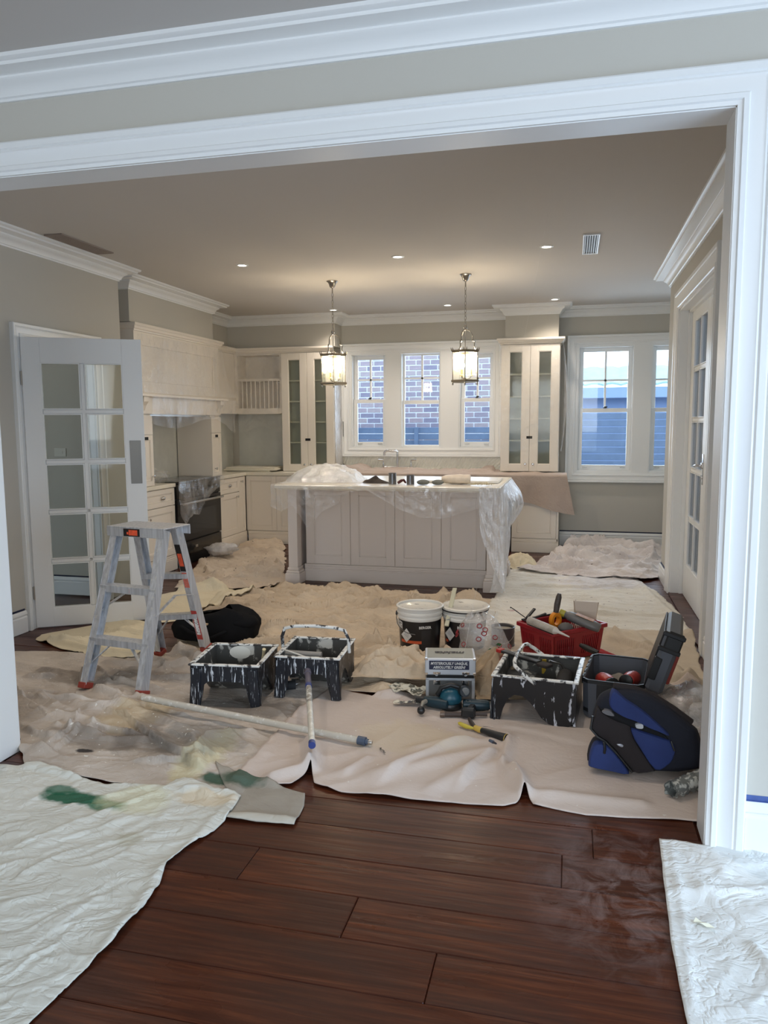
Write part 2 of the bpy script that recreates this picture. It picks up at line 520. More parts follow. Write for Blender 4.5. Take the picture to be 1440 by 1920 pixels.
# skirting boards
SK = [(0, 0), (.022, 0), (.022, .105), (.016, .112), (.016, .118), (.022, .124), (.018, .14), (.008, .15), (0, .15)]
def skirt(path, name, h=1.0, tape=TAPE, th=.012):
    o = struct(name, MB().sweep([(u, z * h) for u, z in SK], path, lambda x, y, d: (x, y, d)), TRIM)
    if tape:
        pr = [(.0005, .1505 * h), (.010, .1505 * h), (.010, .1515 * h), (.0015, .152 * h), (.0015, .1505 * h + th), (.0005, .1505 * h + th)]
        MB().sweep(pr, path, lambda x, y, d: (x, y, d)).build('masking_tape', tape, o)
    return o
skirt([(1.75, YB), (-.14, YB)], 'baseboard_back', 1.18, th=.014)
skirt([(XR, 7.42), (XR, 8.0)], 'baseboard_right')
skirt([(XR, YF1), (XR, 5.29)], 'baseboard_right', tape=None)
skirt([(XL, 4.86), (XL, YF1)], 'baseboard_left', 1.1)
skirt([(-4.13, 6.06), (-6.1, 6.06)], 'baseboard_left', 1.1)
skirt([(2.6, YF0), (.5 + .13, YF0)], 'baseboard_front', 1.3, TAPEB, .02)
skirt([(-2.55 - .13, YF0), (-5.0, YF0)], 'baseboard_front', 1.3, TAPEB, .02)
# left doorway and right doorway casings
casing([(4.98, 0), (4.98, 2.2), (5.86, 2.2), (5.86, 0)], lambda y, z, d: (XL + d, y, z), 'trim_6', k=.9)
struct('trim_7', MB().box(-4.121, -3.999, 4.966, 4.984, 0, 2.2).box(-4.121, -3.999, 5.856, 5.874, 0, 2.2).box(-4.121, -3.999, 4.966, 5.874, 2.196, 2.214)
       .box(-4.07, -4.055, 4.98, 4.99, 0, 2.2).box(-4.07, -4.055, 5.85, 5.86, 0, 2.2), TRIM)
casing([(5.45, 0), (5.45, 2.52), (7.24, 2.52), (7.24, 0)], lambda y, z, d: (XR - d, y, z), 'trim_8', k=1.35)
struct('trim_9', MB().box(.884, 1.001, 7.226, 7.241, 0, 2.52).box(.884, 1.001, 5.449, 5.464, 0, 2.52).box(.884, 1.001, 5.45, 7.24, 2.505, 2.521)
       .box(.955, .984, 7.205, 7.226, 0, 2.505).box(.955, .984, 5.464, 7.226, 2.485, 2.505), TRIM)
struct('floor', MB().box(.87, 1.05, 5.44, 7.25, -.016, .012, .004), WOOD).name = 'trim_10'

# ------------------------------------------------------------------ windows
def frame4(m, x0, x1, z0, z1, y0, y1, l, r, b, t, bev=.003):
    m.box(x0, x0 + l, y0, y1, z0, z1, bev).box(x1 - r, x1, y0, y1, z0, z1, bev)
    m.box(x0 + l, x1 - r, y0, y1, z0, z0 + b, bev).box(x0 + l, x1 - r, y0, y1, z1 - t, z1, bev)
    return m
def window(n, x0, x1, z0, z1, fixed, meet):
    root = bpy.data.objects.new('window_%d' % n, None); COL.objects.link(root)
    root.location = ((x0 + x1) / 2, YB, z0); root['kind'] = 'structure'
    w, h = (x1 - x0) / 2, z1 - z0
    zm = meet - z0
    # jamb lining with a rebate
    m = MB(); frame4(m, -w, w, 0, h, .0, .2, .012, .012, .02, .012, 0)
    m.build('lining', TRIM, root)
    s = .05 if not fixed else .025
    st = s if not fixed else .018
    # upper sash (outer), lower sash (inner)
    up = MB(); frame4(up, -w + .012, w - .012, zm - .03, h - .012, .10, .135, s, s, .045, .05 if not fixed else .02)
    up.build('upper_sash', TRIM, root)
    lo = MB(); frame4(lo, -w + .012, w - .012, .02, zm + .02, .06, .095, s, s, .06 if not fixed else .02, .05)
    lo.build('lower_sash', TRIM, root)
    gx0, gx1, gz0, gz1 = -w + .012 + s, w - .012 - s, zm + .015, h - .012 - (.05 if not fixed else .02)
    zc = (gz0 + gz1) / 2
    MB().box(-.012, .012, .105, .13, gz0, gz1).build('glazing_bar', TRIM, root)
    MB().box(gx0, gx1, .105, .13, zc - .012, zc + .012).build('glazing_bar', TRIM, root)
    for a, b in ((gx0, -.012), (.012, gx1)):
        for c, d in ((gz0, zc - .012), (zc + .012, gz1)):
            MB().box(a - .002, b + .002, .116, .12, c - .002, d + .002).build('pane', GLASS, root)
    MB().box(gx0, gx1, .076, .08, .02 + (.06 if not fixed else .02), zm - .03).build('pane', GLASS, root)
    if not fixed:
        lt = MB().box(-.02, .02, .05, .062, zm + .02, zm + .032, .003).box(-.008, .03, .045, .055, zm + .028, zm + .044, .003)
        lt.build('latch', BLACKP, root)
        for sx in (-1, 1):
            MB().box(sx * (w - .1) - .03, sx * (w - .1) + .03, .045, .062, .048, .06, .002).build('sash_lift', STEEL, root)
for i, (w_, fx, mt) in enumerate(zip(WIN, (0, 1, 0, 0, 0), (1.85, 1.83, 1.85, 1.70, 1.70))):
    window(i + 1, *w_, fx, mt)
# flat boards and the moulded picture-frame architrave round each group
def board_group(n, x0, x1, z0, z1, holes):
    m = holed('x', x0, x1, YB - .018, YB, z0, z1, holes)
    struct('trim_%d' % n, m, TRIM)
    struct('trim_%d' % (n + 1), MB().sweep([(-u, d) for u, d in ARCH], [(x0 + .1, z0 + .1), (x1 - .1, z0 + .1), (x1 - .1, z1 - .1), (x0 + .1, z1 - .1)],
           lambda x, z, d: (x, YB - .012 - d * 1.2, z), True), TRIM, smooth=28)
board_group(11, -2.99, -.90, 1.127, 2.577, [w for w in WIN[:3]])
board_group(13, -.075, 1.68, .818, 2.594, [w for w in WIN[3:]])
# splashback behind the sink: pressed tile pattern; glass splashback in the left corner
a_ = Mat('pressed_tile'); a_.color(a_.ramp(a_.noise(a_.map(), 6, 2), [(.3, srgb(226, 226, 218)), (.7, srgb(238, 238, 230))])).set(Roughness=.2)
wv = a_.n.new('ShaderNodeTexWave'); wv.wave_type = 'RINGS'; wv.rings_direction = 'Y'; wv.inputs['Scale'].default_value = 9; wv.inputs['Distortion'].default_value = 3.5
wv.inputs['Detail Scale'].default_value = 3
a_.l.new(a_.map(), wv.inputs['Vector']); a_.bump(wv.outputs['Fac'], .6, .01)
MB().box(-3.0, -.2, YB - .008, YB - .001, .93, 1.127).build('splashback', a_.m, wall_back)
SPLG = plain('glass_splashback', srgb(212, 213, 206), .12, var=.06, vs=5)
MB().box(-4.5, -3.0, YB - .008, YB - .001, .93, 1.75).build('splashback', SPLG, wall_back)
MB().box(-4.6, -4.592, 6.4, 9.89, .93, 2.0).build('splashback', SPLG, wall_left)

# ------------------------------------------------------------------ doors
def glazed_leaf(root, w, h, t, stile_l, stile_r, bot, top, ncol, nrow, bar, zb=.0, gl=DGLASS):
    # leaf in local x (width), y (thickness), z
    MB().box(0, stile_l, -t / 2, t / 2, zb, h, .002).build('stile', TRIM, root)
    MB().box(w - stile_r, w, -t / 2, t / 2, zb, h, .002).build('stile', TRIM, root)
    MB().box(stile_l, w - stile_r, -t / 2, t / 2, zb, bot, .002).build('rail', TRIM, root)
    MB().box(stile_l, w - stile_r, -t / 2, t / 2, top, h, .002).build('rail', TRIM, root)
    gw = (w - stile_l - stile_r - bar * (ncol - 1)) / ncol
    gh = (top - bot - bar * (nrow - 1)) / nrow
    prof = lambda m, x0, x1, z0, z1: m.box(x0, x1, -t * .32, t * .32, z0, z1, .006)
    for i in range(1, ncol):
        m = MB(); prof(m, stile_l + i * gw + (i - 1) * bar, stile_l + i * gw + i * bar, bot, top); m.build('glazing_bar', TRIM, root)
    for j in range(1, nrow):
        m = MB(); prof(m, stile_l, w - stile_r, bot + j * gh + (j - 1) * bar, bot + j * gh + j * bar); m.build('glazing_bar', TRIM, root)
    for i in range(ncol):
        for j in range(nrow):
            x = stile_l + i * (gw + bar); z = bot + j * (gh + bar)
            MB().box(x - .001, x + gw + .001, -.003, .003, z - .001, z + gh + .001).build('pane', gl, root)
            b = MB(); frame4(b, x, x + gw, z, z + gh, -t / 2 + .003, t / 2 - .003, .007, .007, .007, .007, 0)
            b.build('bead', TRIM, root)
d1 = bpy.data.objects.new('door_1', None); COL.objects.link(d1); d1['kind'] = 'structure'
d1.location = (-3.975, 4.955, 0); d1.rotation_euler = (0, 0, math.atan2(.426, .729))
glazed_leaf(d1, .848, 2.2, .04, .128, .145, .155, 2.015, 2, 5, .034, .008)
MB().box(.735, .818, -.0235, -.0195, 1.097, 1.431, .001).build('push_plate', plain('dull_plate', srgb(120, 116, 110), .35, .7), d1)
MB().box(.8475, .8495, -.012, .012, 1.15, 1.38).build('latch_plate', STEEL, d1)
for z in (.28, 1.9):
    MB().cyl((-.004, -.022, z - .05), (-.004, -.022, z + .05), .007, n=10).build('hinge', STEEL, d1)
RGL = glass('side_door_glass', .05, (.78, .83, .88, 1), .03)
d2 = bpy.data.objects.new('door_2', None); COL.objects.link(d2); d2['kind'] = 'structure'
d2.location = (1.005, 6.26, 0); d2.rotation_euler = (0, 0, PI / 2)
glazed_leaf(d2, .955, 2.49, .04, .165, .165, .305, 2.40, 2, 5, .034, .016, RGL)
MB().box(.075, .12, .0195, .0245, 1.06, 1.30, .004).build('lock_plate', CHROME, d2)
h_ = MB().tube([(.098, .022, 1.21), (.098, .06, 1.21), (.105, .068, 1.21), (.15, .07, 1.208), (.21, .066, 1.205), (.225, .07, 1.20)], [.010, .009, .010, .010, .008, .006], 10)
h_.lathe([(0, 0), (.026, 0), (.026, .008), (.014, .014), (0, .014)], 16, T(.098, .0245, 1.21, rx=-PI / 2))
h_.build('lever_handle', CHROME, d2, smooth=40)
MB().lathe([(0, 0), (.016, 0), (.016, .01), (0, .012)], 14, T(.098, .0245, 1.12, rx=-PI / 2)).build('lock_cylinder', CHROME, d2, smooth=40)
d3 = bpy.data.objects.new('door_3', None); COL.objects.link(d3); d3['kind'] = 'structure'
d3.location = (1.005, 5.466, 0); d3.rotation_euler = (0, 0, PI / 2)
glazed_leaf(d3, .786, 2.49, .04, .165, .10, .305, 2.40, 2, 5, .034, .016, RGL)

_hd = bpy.data.lights.new('hall_fill', 'POINT'); _hd.energy = 7; _hd.color = (1, .86, .70); _hd.shadow_soft_size = .08  # unseen fill light added to brighten the hall, no fitting
_ho = bpy.data.objects.new('hall_fill', _hd); COL.objects.link(_ho); _ho.location = (-5.3, 4.6, 2.7)

# ------------------------------------------------------------------ outside
GREY = plain('pavement', srgb(120, 122, 124), .9, var=.1, vs=3)
struct('floor', MB().box(-7, 8, 10.3, 18, -.35, -.3).box(2.4, 8, 2, 10.3, -.35, -.3), GREY).name = 'ground'
bpy.data.objects['ground']['kind'] = 'structure'
PATIO = plain('render_grey', srgb(96, 104, 112), .9, var=.05, vs=2)
gw_ = MB().box(3.4, 3.55, 2, 10, -.3, 2.6); o = struct('patio_wall', gw_, PATIO); o.name = 'wall_patio'
# brick house next door
MORT = plain('mortar', srgb(238, 240, 242), .95, var=.06, vs=30)
nb = struct('neighbour_house', MB().box(-7.0, -.93, 12.56, 12.9, -.3, 5.2), MORT)
del nb['kind']
tag(nb, 'brick wall of the house next door, seen through the sink windows', 'house')
BR = []
for i, c in enumerate(((160, 148, 156), (172, 154, 158), (146, 138, 152), (178, 162, 162))):
    BR.append(plain('brick_%d' % i, srgb(*c), .9, var=.12, vs=14, bump=.3, bs=50))
random.seed(3)
bmesh_b = [MB().box(-.112, .112, -.006, .02, -.035, .035, .003).mesh('brick', m_) for m_ in BR]
rest = MB()
nbr = 0
for r in range(-2, 46):
    z = .05 + r * .086
    for k in range(-30, 2):
        x = -.98 + k * .24 - (.12 if r % 2 else 0) - .11
        if x < -6.8 or x > -1.05: continue
        if z > .7 and z < 3.0 and -4.2 < x < -1.0 and nbr < 300 and z > 1.25:
            o = bpy.data.objects.new('brick', random.choice(bmesh_b)); COL.objects.link(o)
            o.parent = nb; o.location = (x, 12.558 + random.uniform(-.003, .003), z); nbr += 1
        else:
            rest.box(x - .112, x + .112, 12.552, 12.575, z - .035, z + .035)
o = rest.build('brickwork', BR[0], nb); o['kind'] = 'stuff'
# slatted fence along the boundary
FEN = plain('fence_stain', srgb(104, 122, 148), .7, var=.12, vs=6)
fe = thing('boundary_fence', 'dark blue grey fence of horizontal slats outside the kitchen windows', 'fence', (0, 11.6, -.3))
def fence_run(x0, x1, ztop, posts, cap):
    n = int(ztop / .098)
    for k in range(n):
        MB().box(x0, x1, 0, .018, ztop - .09 - k * .098, ztop - .004 - k * .098, .004).build('slat', FEN, fe)
    for p in posts:
        MB().box(p - .03, p + .03, -.05, .0, 0, ztop, .004).build('post', FEN, fe)
fence_run(-5.0, -.55, 1.79, (-4.2, -2.33, -.62), 1)
fence_run(-.5, 3.6, 1.98, (3.4,), 1)
for k in range(12):
    MB().box(-.4 + k * .17, -.4 + k * .17 + .15, -.028, -.008, 0, .92, .003).build('paling', FEN, fe)
# low tiled house beyond the fence on the right
ROOF = plain('roof_tiles_pale', srgb(168, 196, 196), .7, var=.08, vs=5)
rh = thing('tiled_house', 'low house with pale wavy tiled roof beyond the right hand fence', 'house', (.6, 14.4, -.3))
MB().box(-1.2, 5.0, .1, 4.0, 0, 2.42).build('wall', plain('painted_weatherboard', srgb(134, 152, 184), .8), rh)
MB().box(-1.25, 5.05, -.14, -.04, 2.27, 2.46, .01).build('gutter', plain('gutter_blue', srgb(150, 170, 200), .5), rh)
for k in range(3):
    rows = []
    y0, z0 = -.16 + k * .30, 2.48 + k * .11
    for (dy, dz) in ((0, 0), (0, .035), (.34, .165)):
        rows.append([(-1.3 + i * .05, y0 + dy, z0 + dz + .03 * abs(math.sin(i * .05 * PI / .30)) ** 1.0) for i in range(127)])
    MB().grid(rows).build('tile_course', ROOF, rh)

# ------------------------------------------------------------------ kitchen cabinets
def shaker(m, x0, x1, z0, z1, y0=-.02, fw=.062, rec=.009):
    # framed front, face at y0, 20 mm thick, recessed flat panel with a small bead
    y1 = y0 + .02
    m.box(x0, x0 + fw, y0, y1, z0, z1, .0015).box(x1 - fw, x1, y0, y1, z0, z1, .0015)
    m.box(x0 + fw, x1 - fw, y0, y1, z0, z0 + fw, .0015).box(x0 + fw, x1 - fw, y0, y1, z1 - fw, z1, .0015)
    m.box(x0 + fw, x1 - fw, y0 + rec, y1, z0 + fw, z1 - fw)
    b = .012
    for a in ((x0 + fw, x0 + fw + b, z0 + fw, z1 - fw), (x1 - fw - b, x1 - fw, z0 + fw, z1 - fw), (x0 + fw, x1 - fw, z0 + fw, z0 + fw + b), (x0 + fw, x1 - fw, z1 - fw - b, z1 - fw)):
        m.box(a[0], a[1], y0 + rec * .45, y1, a[2], a[3], .003)
    return m
KNOB = MB().lathe([(0, 0), (.009, 0), (.007, .006), (.006, .012), (.013, .018), (.016, .024), (.014, .030), (0, .034)], 14, Matrix.Rotation(PI / 2, 4, 'X')).mesh('knob', CHROME, 50)
def knob(parent, x, z, y=-.02):
    o = bpy.data.objects.new('knob', KNOB); COL.objects.link(o); o.parent = parent; o.location = (x, y, z); return o
def cup(parent, x, z, y=-.02):
    m = MB().lathe([(0, 0), (.026, 0), (.03, .004), (.026, .014), (.012, .022), (0, .024)], 18, T(x, y, z, rx=PI / 2) @ Matrix.Diagonal((1.15, .72, 1, 1)))
    return m.build('drawer_pull', CHROME, parent, smooth=50)
def front(root, nm, x0, x1, z0, z1, mat=None, **k):
    return shaker(MB(), x0 + .0015, x1 - .0015, z0 + .0015, z1 - .0015, **k).build(nm, mat or CAB, root)
def plinth(root, x0, x1, y=-.02, h=.165, dep=.04):
    m = MB().box(x0, x1, y - .004, y + dep, 0, h - .045, .002).box(x0, x1, y, y + dep, h - .045, h, .001)
    m.box(x0, x1, y - .004 + .001, y + dep, h - .04, h - .03, .003).box(x0, x1, y - .001, y + dep, h - .022, h - .014, .002)
    return m.build('plinth', CAB, root)

# left run, fronts face +X (local x -> world Y)
def left_unit(name, label, cat, y0):
    return thing(name, label, cat, (-4.15, y0, 0), PI / 2)
cA = left_unit('base_cabinet', 'cream base cabinet with drawer and door, left of the black oven', 'cabinet', 6.36)
MB().box(0, 1.045, .0, .44, .12, .888).build('body', CAB, cA); plinth(cA, 0, 1.045)
dr = front(cA, 'drawer', .40, 1.04, .70, .884, fw=.05); cup(dr, .80, .79)
do = front(cA, 'door', .40, 1.04, .17, .695); knob(do, .50, .60)
do = front(cA, 'door', .0, .40, .17, .884)
cB = left_unit('base_cabinet', 'cream base cabinet with drawer over door, right of the black oven', 'cabinet', 8.50)
MB().box(0, .75, .0, .44, .12, .888).build('body', CAB, cB); plinth(cB, 0, .755)
dr = front(cB, 'drawer', .0, .54, .70, .884, fw=.05); cup(dr, .27, .79)
do = front(cB, 'door', .0, .54, .17, .695); knob(do, .46, .64)
do = front(cB, 'door', .54, .73, .17, .884, fw=.045); knob(do, .60, .82)

# freestanding oven
ov = left_unit('oven', 'black freestanding oven with glass door and long steel handle', 'oven', 7.415)
MB().box(0, 1.07, -.005, .44, .10, .915, .004).build('body', BLACKP, ov)
MB().box(.03, 1.04, .02, .40, .0, .10).build('base', BLACKP, ov)
MB().box(-.005, 1.075, -.03, .44, .915, .938, .004).build('hob', BLACKG, ov)
dd = MB().box(.01, 1.06, -.035, -.006, .275, .74, .004).build('oven_door', BLACKG, ov)
MB().box(.14, .93, -.037, -.0345, .335, .60, .002).build('door_window', glassy if False else plain('oven_glass', (.03, .032, .034, 1), .06), dd)
hb = MB().tube([(.05, -.085, .695), (1.02, -.085, .695)], .013, 12).box(.07, .10, -.085, -.03, .688, .702, .003).box(.97, 1.0, -.085, -.03, .688, .702, .003)
hb.build('handle', STEEL, dd, smooth=40)
MB().box(.01, 1.06, -.03, -.006, .115, .262, .004).build('drawer', BLACKG, ov)
MB().box(.01, 1.06, -.03, -.006, .75, .91, .004).build('control_panel', BLACKG, ov)
for k in range(7):
    MB().lathe([(0, 0), (.022, 0), (.02, .022), (0, .024)], 14, T(.12 + k * .138, -.03, .83, rx=PI / 2)).build('control_knob', BLACKP, ov, smooth=40)
MB().box(.40, .455, -.0315, -.0295, .17, .20, .001).build('badge', STEEL, ov)

# back run (fronts face the room)
def back_unit(name, label, cat, x0):
    return thing(name, label, cat, (x0, 9.27, 0), 0)
cC = back_unit('base_cabinet', 'cream two-door base cabinet in the back left corner beneath the boards', 'cabinet', -4.13)
MB().box(0, 1.38, 0, .6, .12, .888).build('body', CAB, cC); plinth(cC, .02, 1.38)
front(cC, 'door', .0, .42, .17, .884); o = front(cC, 'door', .42, .90, .17, .884); front(cC, 'door', .90, 1.38, .17, .884)
cS = back_unit('sink_cabinet', 'cream sink base cabinet hidden behind the island', 'cabinet', -2.745)
MB().box(0, 1.43, 0, .6, .12, .888).build('body', CAB, cS); plinth(cS, 0, 1.43)
for k in range(3): knob(front(cS, 'door', k * .476, (k + 1) * .476, .17, .884), k * .476 + .42, .8)
dw = back_unit('dishwasher', 'black dishwasher front between sink and end cabinet behind the island', 'dishwasher', -1.305)
MB().box(0, .6, 0, .6, .02, .885).build('body', BLACKP, dw); MB().box(.005, .595, -.02, -.001, .12, .88, .004).build('door', BLACKG, dw)
cD = back_unit('base_cabinet', 'cream end base cabinet under the pink-brown draped cloth', 'cabinet', -.695)
MB().box(0, .535, 0, .6, .12, .888).box(.53, .548, -.02, .6, 0, .888).build('body', CAB, cD); plinth(cD, 0, .555)
do = front(cD, 'door', 0, .525, .17, .884); knob(do, .045, .72)
wt = MB().box(-4.585, -4.115, 6.34, 7.408, .89, .93, .004)
tag(wt.build('worktop', STONE), 'short pale stone worktop left of the oven', 'worktop')
wt = MB().box(-4.585, -4.115, 8.492, 9.24, .89, .93, .004).box(-4.585, -.125, 9.24, 9.885, .89, .93, .004)
tag(wt.build('worktop', STONE), 'long pale stone worktop running along the back wall to the corner', 'worktop')

# boards stacked on the corner worktop
BRD = plain('white_board', srgb(232, 226, 210), .5)
for k, (x0, x1, y0, y1, dz, lb) in enumerate(((-4.45, -3.83, 9.36, 9.80, 0, 'lowest of the pale shelf boards stacked on the corner worktop'),
                                       (-4.48, -3.76, 9.33, 9.76, .019, 'middle pale shelf board in the stack on the corner worktop'),
                                       (-4.47, -3.79, 9.38, 9.82, .038, 'topmost pale shelf board on the stack in the corner'))):
    o = MB().box(-(x1 - x0) / 2, (x1 - x0) / 2, -(y1 - y0) / 2, (y1 - y0) / 2, 0, .018, .002).build('shelf_board', BRD)
    o.location = ((x0 + x1) / 2, (y0 + y1) / 2, .9305 + dz); o.rotation_euler = (0, 0, (-.03, .05, .02)[k])
    tag(o, lb, 'board', 'boards on the corner worktop')

# range hood with mantel shelf, corbels and top cornice
hd = left_unit('range_hood', 'cream panelled range hood with mantel shelf, wrapped in clear film', 'range hood', 6.74)
L = 1.83
hm = MB()
hm.loft([[(0, .0, 1.86), (L, .0, 1.86), (L, .44, 1.86), (0, .44, 1.86)], [(0, .0, 2.46), (L, .0, 2.46), (L, .44, 2.46), (0, .44, 2.46)]])
for a in ((.0, .14, 1.86, 2.46), (L - .14, L, 1.86, 2.46), (.14, L - .14, 2.33, 2.46), (.14, L - .14, 1.86, 1.98)): hm.box(a[0], a[1], -.016, .0, a[2], a[3], .002)
hm.build('body', CAB, hd)
CR = [(0, 0), (.012, 0), (.014, .012), (.03, .02), (.04, .04), (.052, .046), (.052, .07), (0, .07)]
MB().sweep([(-u, z) for u, z in CR], [(-.0, .44), (-.0, -.016), (L, -.016), (L, .44)], lambda x, y, z: (x, y, 2.46 + z)).build('cornice', CAB, hd, smooth=30)
MB().box(-.05, L + .06, -.10, .30, 1.828, 1.858, .006).build('mantel_shelf', CAB, hd)
MB().box(0.02, L - .02, -.03, .44, 1.66, 1.827).build('canopy', CAB, hd)
for xx in (.03, L - .12):
    MB().prism([(0, 1.64), (0, 1.827), (-.085, 1.827), (-.08, 1.78), (-.05, 1.74), (-.03, 1.69)], 'x', xx, xx + .09).build('corbel', CAB, hd)
MB().box(.30, L - .30, .02, .40, 1.640, 1.66).build('extractor_grille', STEEL, hd)
for y0, lb in ((6.76, 'narrow cream pull-out cabinet standing left of the hob'), (8.32, 'narrow cream pull-out cabinet standing right of the hob')):
    sc_ = left_unit('spice_cabinet', lb, 'cabinet', y0)
    MB().box(0, .25, .0, .43, .9395, 1.658).build('body', CAB, sc_)
    d_ = front(sc_, 'door', 0, .25, .935, 1.45, fw=.05); knob(d_, .21 if y0 < 7 else .06, 1.03)
    MB().box(0, .25, -.02, 0, 1.452, 1.638).build('fascia', CAB, sc_)
    MB().box(.09, .16, -.0225, -.0205, 1.40, 1.43).build('masking_tape', DARK, sc_)

# plate rack cabinet and corner filler
pr = thing('plate_rack_cabinet', 'cream wall cabinet with open shelf and plate rack bars under film', 'cabinet', (0, 9.55, 0))
m = MB().box(-4.37, -4.34, 0, .34, 1.69, 2.47).box(-3.745, -3.72, 0, .34, 1.69, 2.47).box(-4.34, -3.745, 0, .34, 1.685, 1.76).box(-4.34, -3.745, 0, .34, 2.45, 2.47)
m.box(-4.34, -3.745, .28, .34, 1.76, 2.45)
m.build('body', CAB, pr)
MB().box(-4.34, -3.745, .02, .28, 2.115, 2.145).build('shelf', CAB, pr)
for k in range(9):
    MB().cyl((-4.29 + k * .062, .03, 1.76), (-4.29 + k * .062, .03, 2.115), .0075, n=10).build('rack_bar', CAB, pr, smooth=40)
MB().box(-4.45, -4.37, -.92, .34, 1.69, 2.47).build('filler_panel', CAB, pr)
MB().sweep([(-u, z) for u, z in CR], [(-4.37, 8.61 - 9.55), (-4.37, 0), (-3.0, 0)], lambda x, y, z: (x, y, 2.472 + z)).build('cornice', CAB, pr, smooth=30)

# tall glazed cabinets standing on the worktop
def glazed(label, x0, x1, z0, z1, film_right):
    r = thing('display_cabinet', label, 'cabinet', (x0, 9.55, z0))
    w, h, d = x1 - x0, z1 - z0, .32
    MB().box(0, .02, 0, d, 0, h).box(w - .02, w, 0, d, 0, h).box(.02, w - .02, 0, d, 0, .03).box(.02, w - .02, 0, d, h - .03, h).build('body', CAB, r)
    MB().box(.02, w - .02, d - .012, d, .03, h - .03).build('back_panel', CABI, r)
    for k in range(1, 5):
        MB().box(.022, w - .022, .01, d - .015, .10 + k * (h - .2) / 5 + .0, .10 + k * (h - .2) / 5 + .018).build('shelf', CAB, r)
    for s in (0, 1):
        a, b = (.004, w / 2 - .0015) if s == 0 else (w / 2 + .0015, w - .004)
        m = MB(); frame4(m, a, b, .004, h - .004, -.022, -.001, .095, .095, .085, .085, .002)
        frame4(m, a + .095, b - .095, .089, h - .089, -.014, -.004, .008, .008, .008, .008, 0)
        dr_ = m.build('door', CAB, r)
        MB().box(a + .09, b - .09, -.010, -.006, .085, h - .085).build('pane', CGLASS, dr_)
        knob(dr_, (b - .045) if s == 0 else (a + .045), .09, -.022)
    MB().box(w / 2 - .035, w / 2 + .035, -.0245, -.0225, .40, .432).build('masking_tape', DARK, r)
    return r, w, h
g1, w1, h1 = glazed('tall cream glazed cabinet left of the sink windows, beside the plate rack', -3.72, -3.005, .9305, 2.47, False)
g2, w2, h2 = glazed('tall cream glazed cabinet right of the sink windows, film hanging off its right side', -.865, -.165, .955, 2.49, True)
MB().sweep([(-u, z) for u, z in CR], [(-.0, .34), (0, -.022), (w2, -.022), (w2, .34)], lambda x, y, z: (x, y, h2 + .001 + z)).box(0, w2, -.02, .32, h2 + .001, h2 + .068).build('cornice', CAB, g2, smooth=30)

# ------------------------------------------------------------------ island
isl = thing('kitchen_island', 'large cream kitchen island with pale stone top and four front panels', 'kitchen island', (-1.65, 7.1, 0))
ISLC = plain('island_enamel', srgb(228, 218, 210), .45)
m = MB().box(-1.03, 1.03, -.42, .90, .945, .965, .003)
m.box(-1.045, 1.045, -.435, .915, .953, .99, .008)
m.build('benchtop', STONE, isl)
MB().box(-.90, .88, .02, .80, .12, .945).build('body', ISLC, isl)
xs = [-.891, -.436, .009, .459, .884]
for a, b in zip(xs, xs[1:]):
    shaker(MB(), a + .0015, b - .0015, .175, .944, y0=.0, fw=.085).build('panel', ISLC, isl)
m = MB().box(-.91, .89, -.006, .05, 0, .12, .003).box(-.91, .89, -.002, .05, .12, .172, .002).box(-.91, .89, -.005, .05, .128, .140, .003).box(-.91, .89, -.004, .05, .15, .158, .002)
m.build('plinth', ISLC, isl)
for s, x0, x1 in ((-1, -1.02, -.925), (1, .905, 1.02)):
    for y0 in (-.16, .70):
        p = MB().box(x0, x1, y0, y0 + .11, .16, .944, .003)
        p.box(x0 - .028, x1 + .028, y0 - .028, y0 + .138, 0, .105, .004).box(x0 - .02, x1 + .02, y0 - .02, y0 + .13, .105, .13, .005).box(x0 - .01, x1 + .01, y0 - .01, y0 + .12, .13, .16, .006)
        p.build('post', ISLC, isl)
    xa, xb = (x0 + .02, x1 - .02)
    sp = MB().box(xa, xb, -.05, .70, .16, .944).box(xa - .01, xb + .01, -.05, .70, 0, .155, .003)
    ex = xb if s < 0 else xa
    for za, zb, ya, yb in ((.20, .26, -.045, .02), ): sp.box(ex - .006, ex + .006, ya, yb, za, .90, .003)
    sp.build('side_panel', ISLC, isl)

# ------------------------------------------------------------------ bridge tap at the sink
tp = thing('bridge_tap', 'chrome bridge tap with swan neck spout and two levers at the sink', 'tap', (-2.215, 9.74, .9305))
MB().tube([(-.17, 0, .05), (.17, 0, .05)], .014, 10).build('bridge', CHROME, tp, smooth=40)
MB().tube([(0.005, 0, .03), (0.005, 0, .20), (.002, -.005, .252), (-.02, -.01, .268), (-.06, -.012, .262), (-.10, -.016, .27), (-.14, -.02, .268), (-.165, -.022, .245), (-.17, -.022, .205)], .016, 10).build('spout', CHROME, tp, smooth=40)
for s in (-1, 1):
    MB().lathe([(0, -.0), (.022, 0), (.022, .012), (.012, .02), (.012, .05), (.018, .06), (.014, .08), (.009, .11), (.012, .14), (0, .15)], 14, T(s * .185, 0, 0)).build('pillar', CHROME, tp, smooth=40)
    MB().tube([(s * .185, 0, .142), (s * .255, -.01, .148)], [.011, .009], 8).build('lever', CHROME, tp, smooth=40)

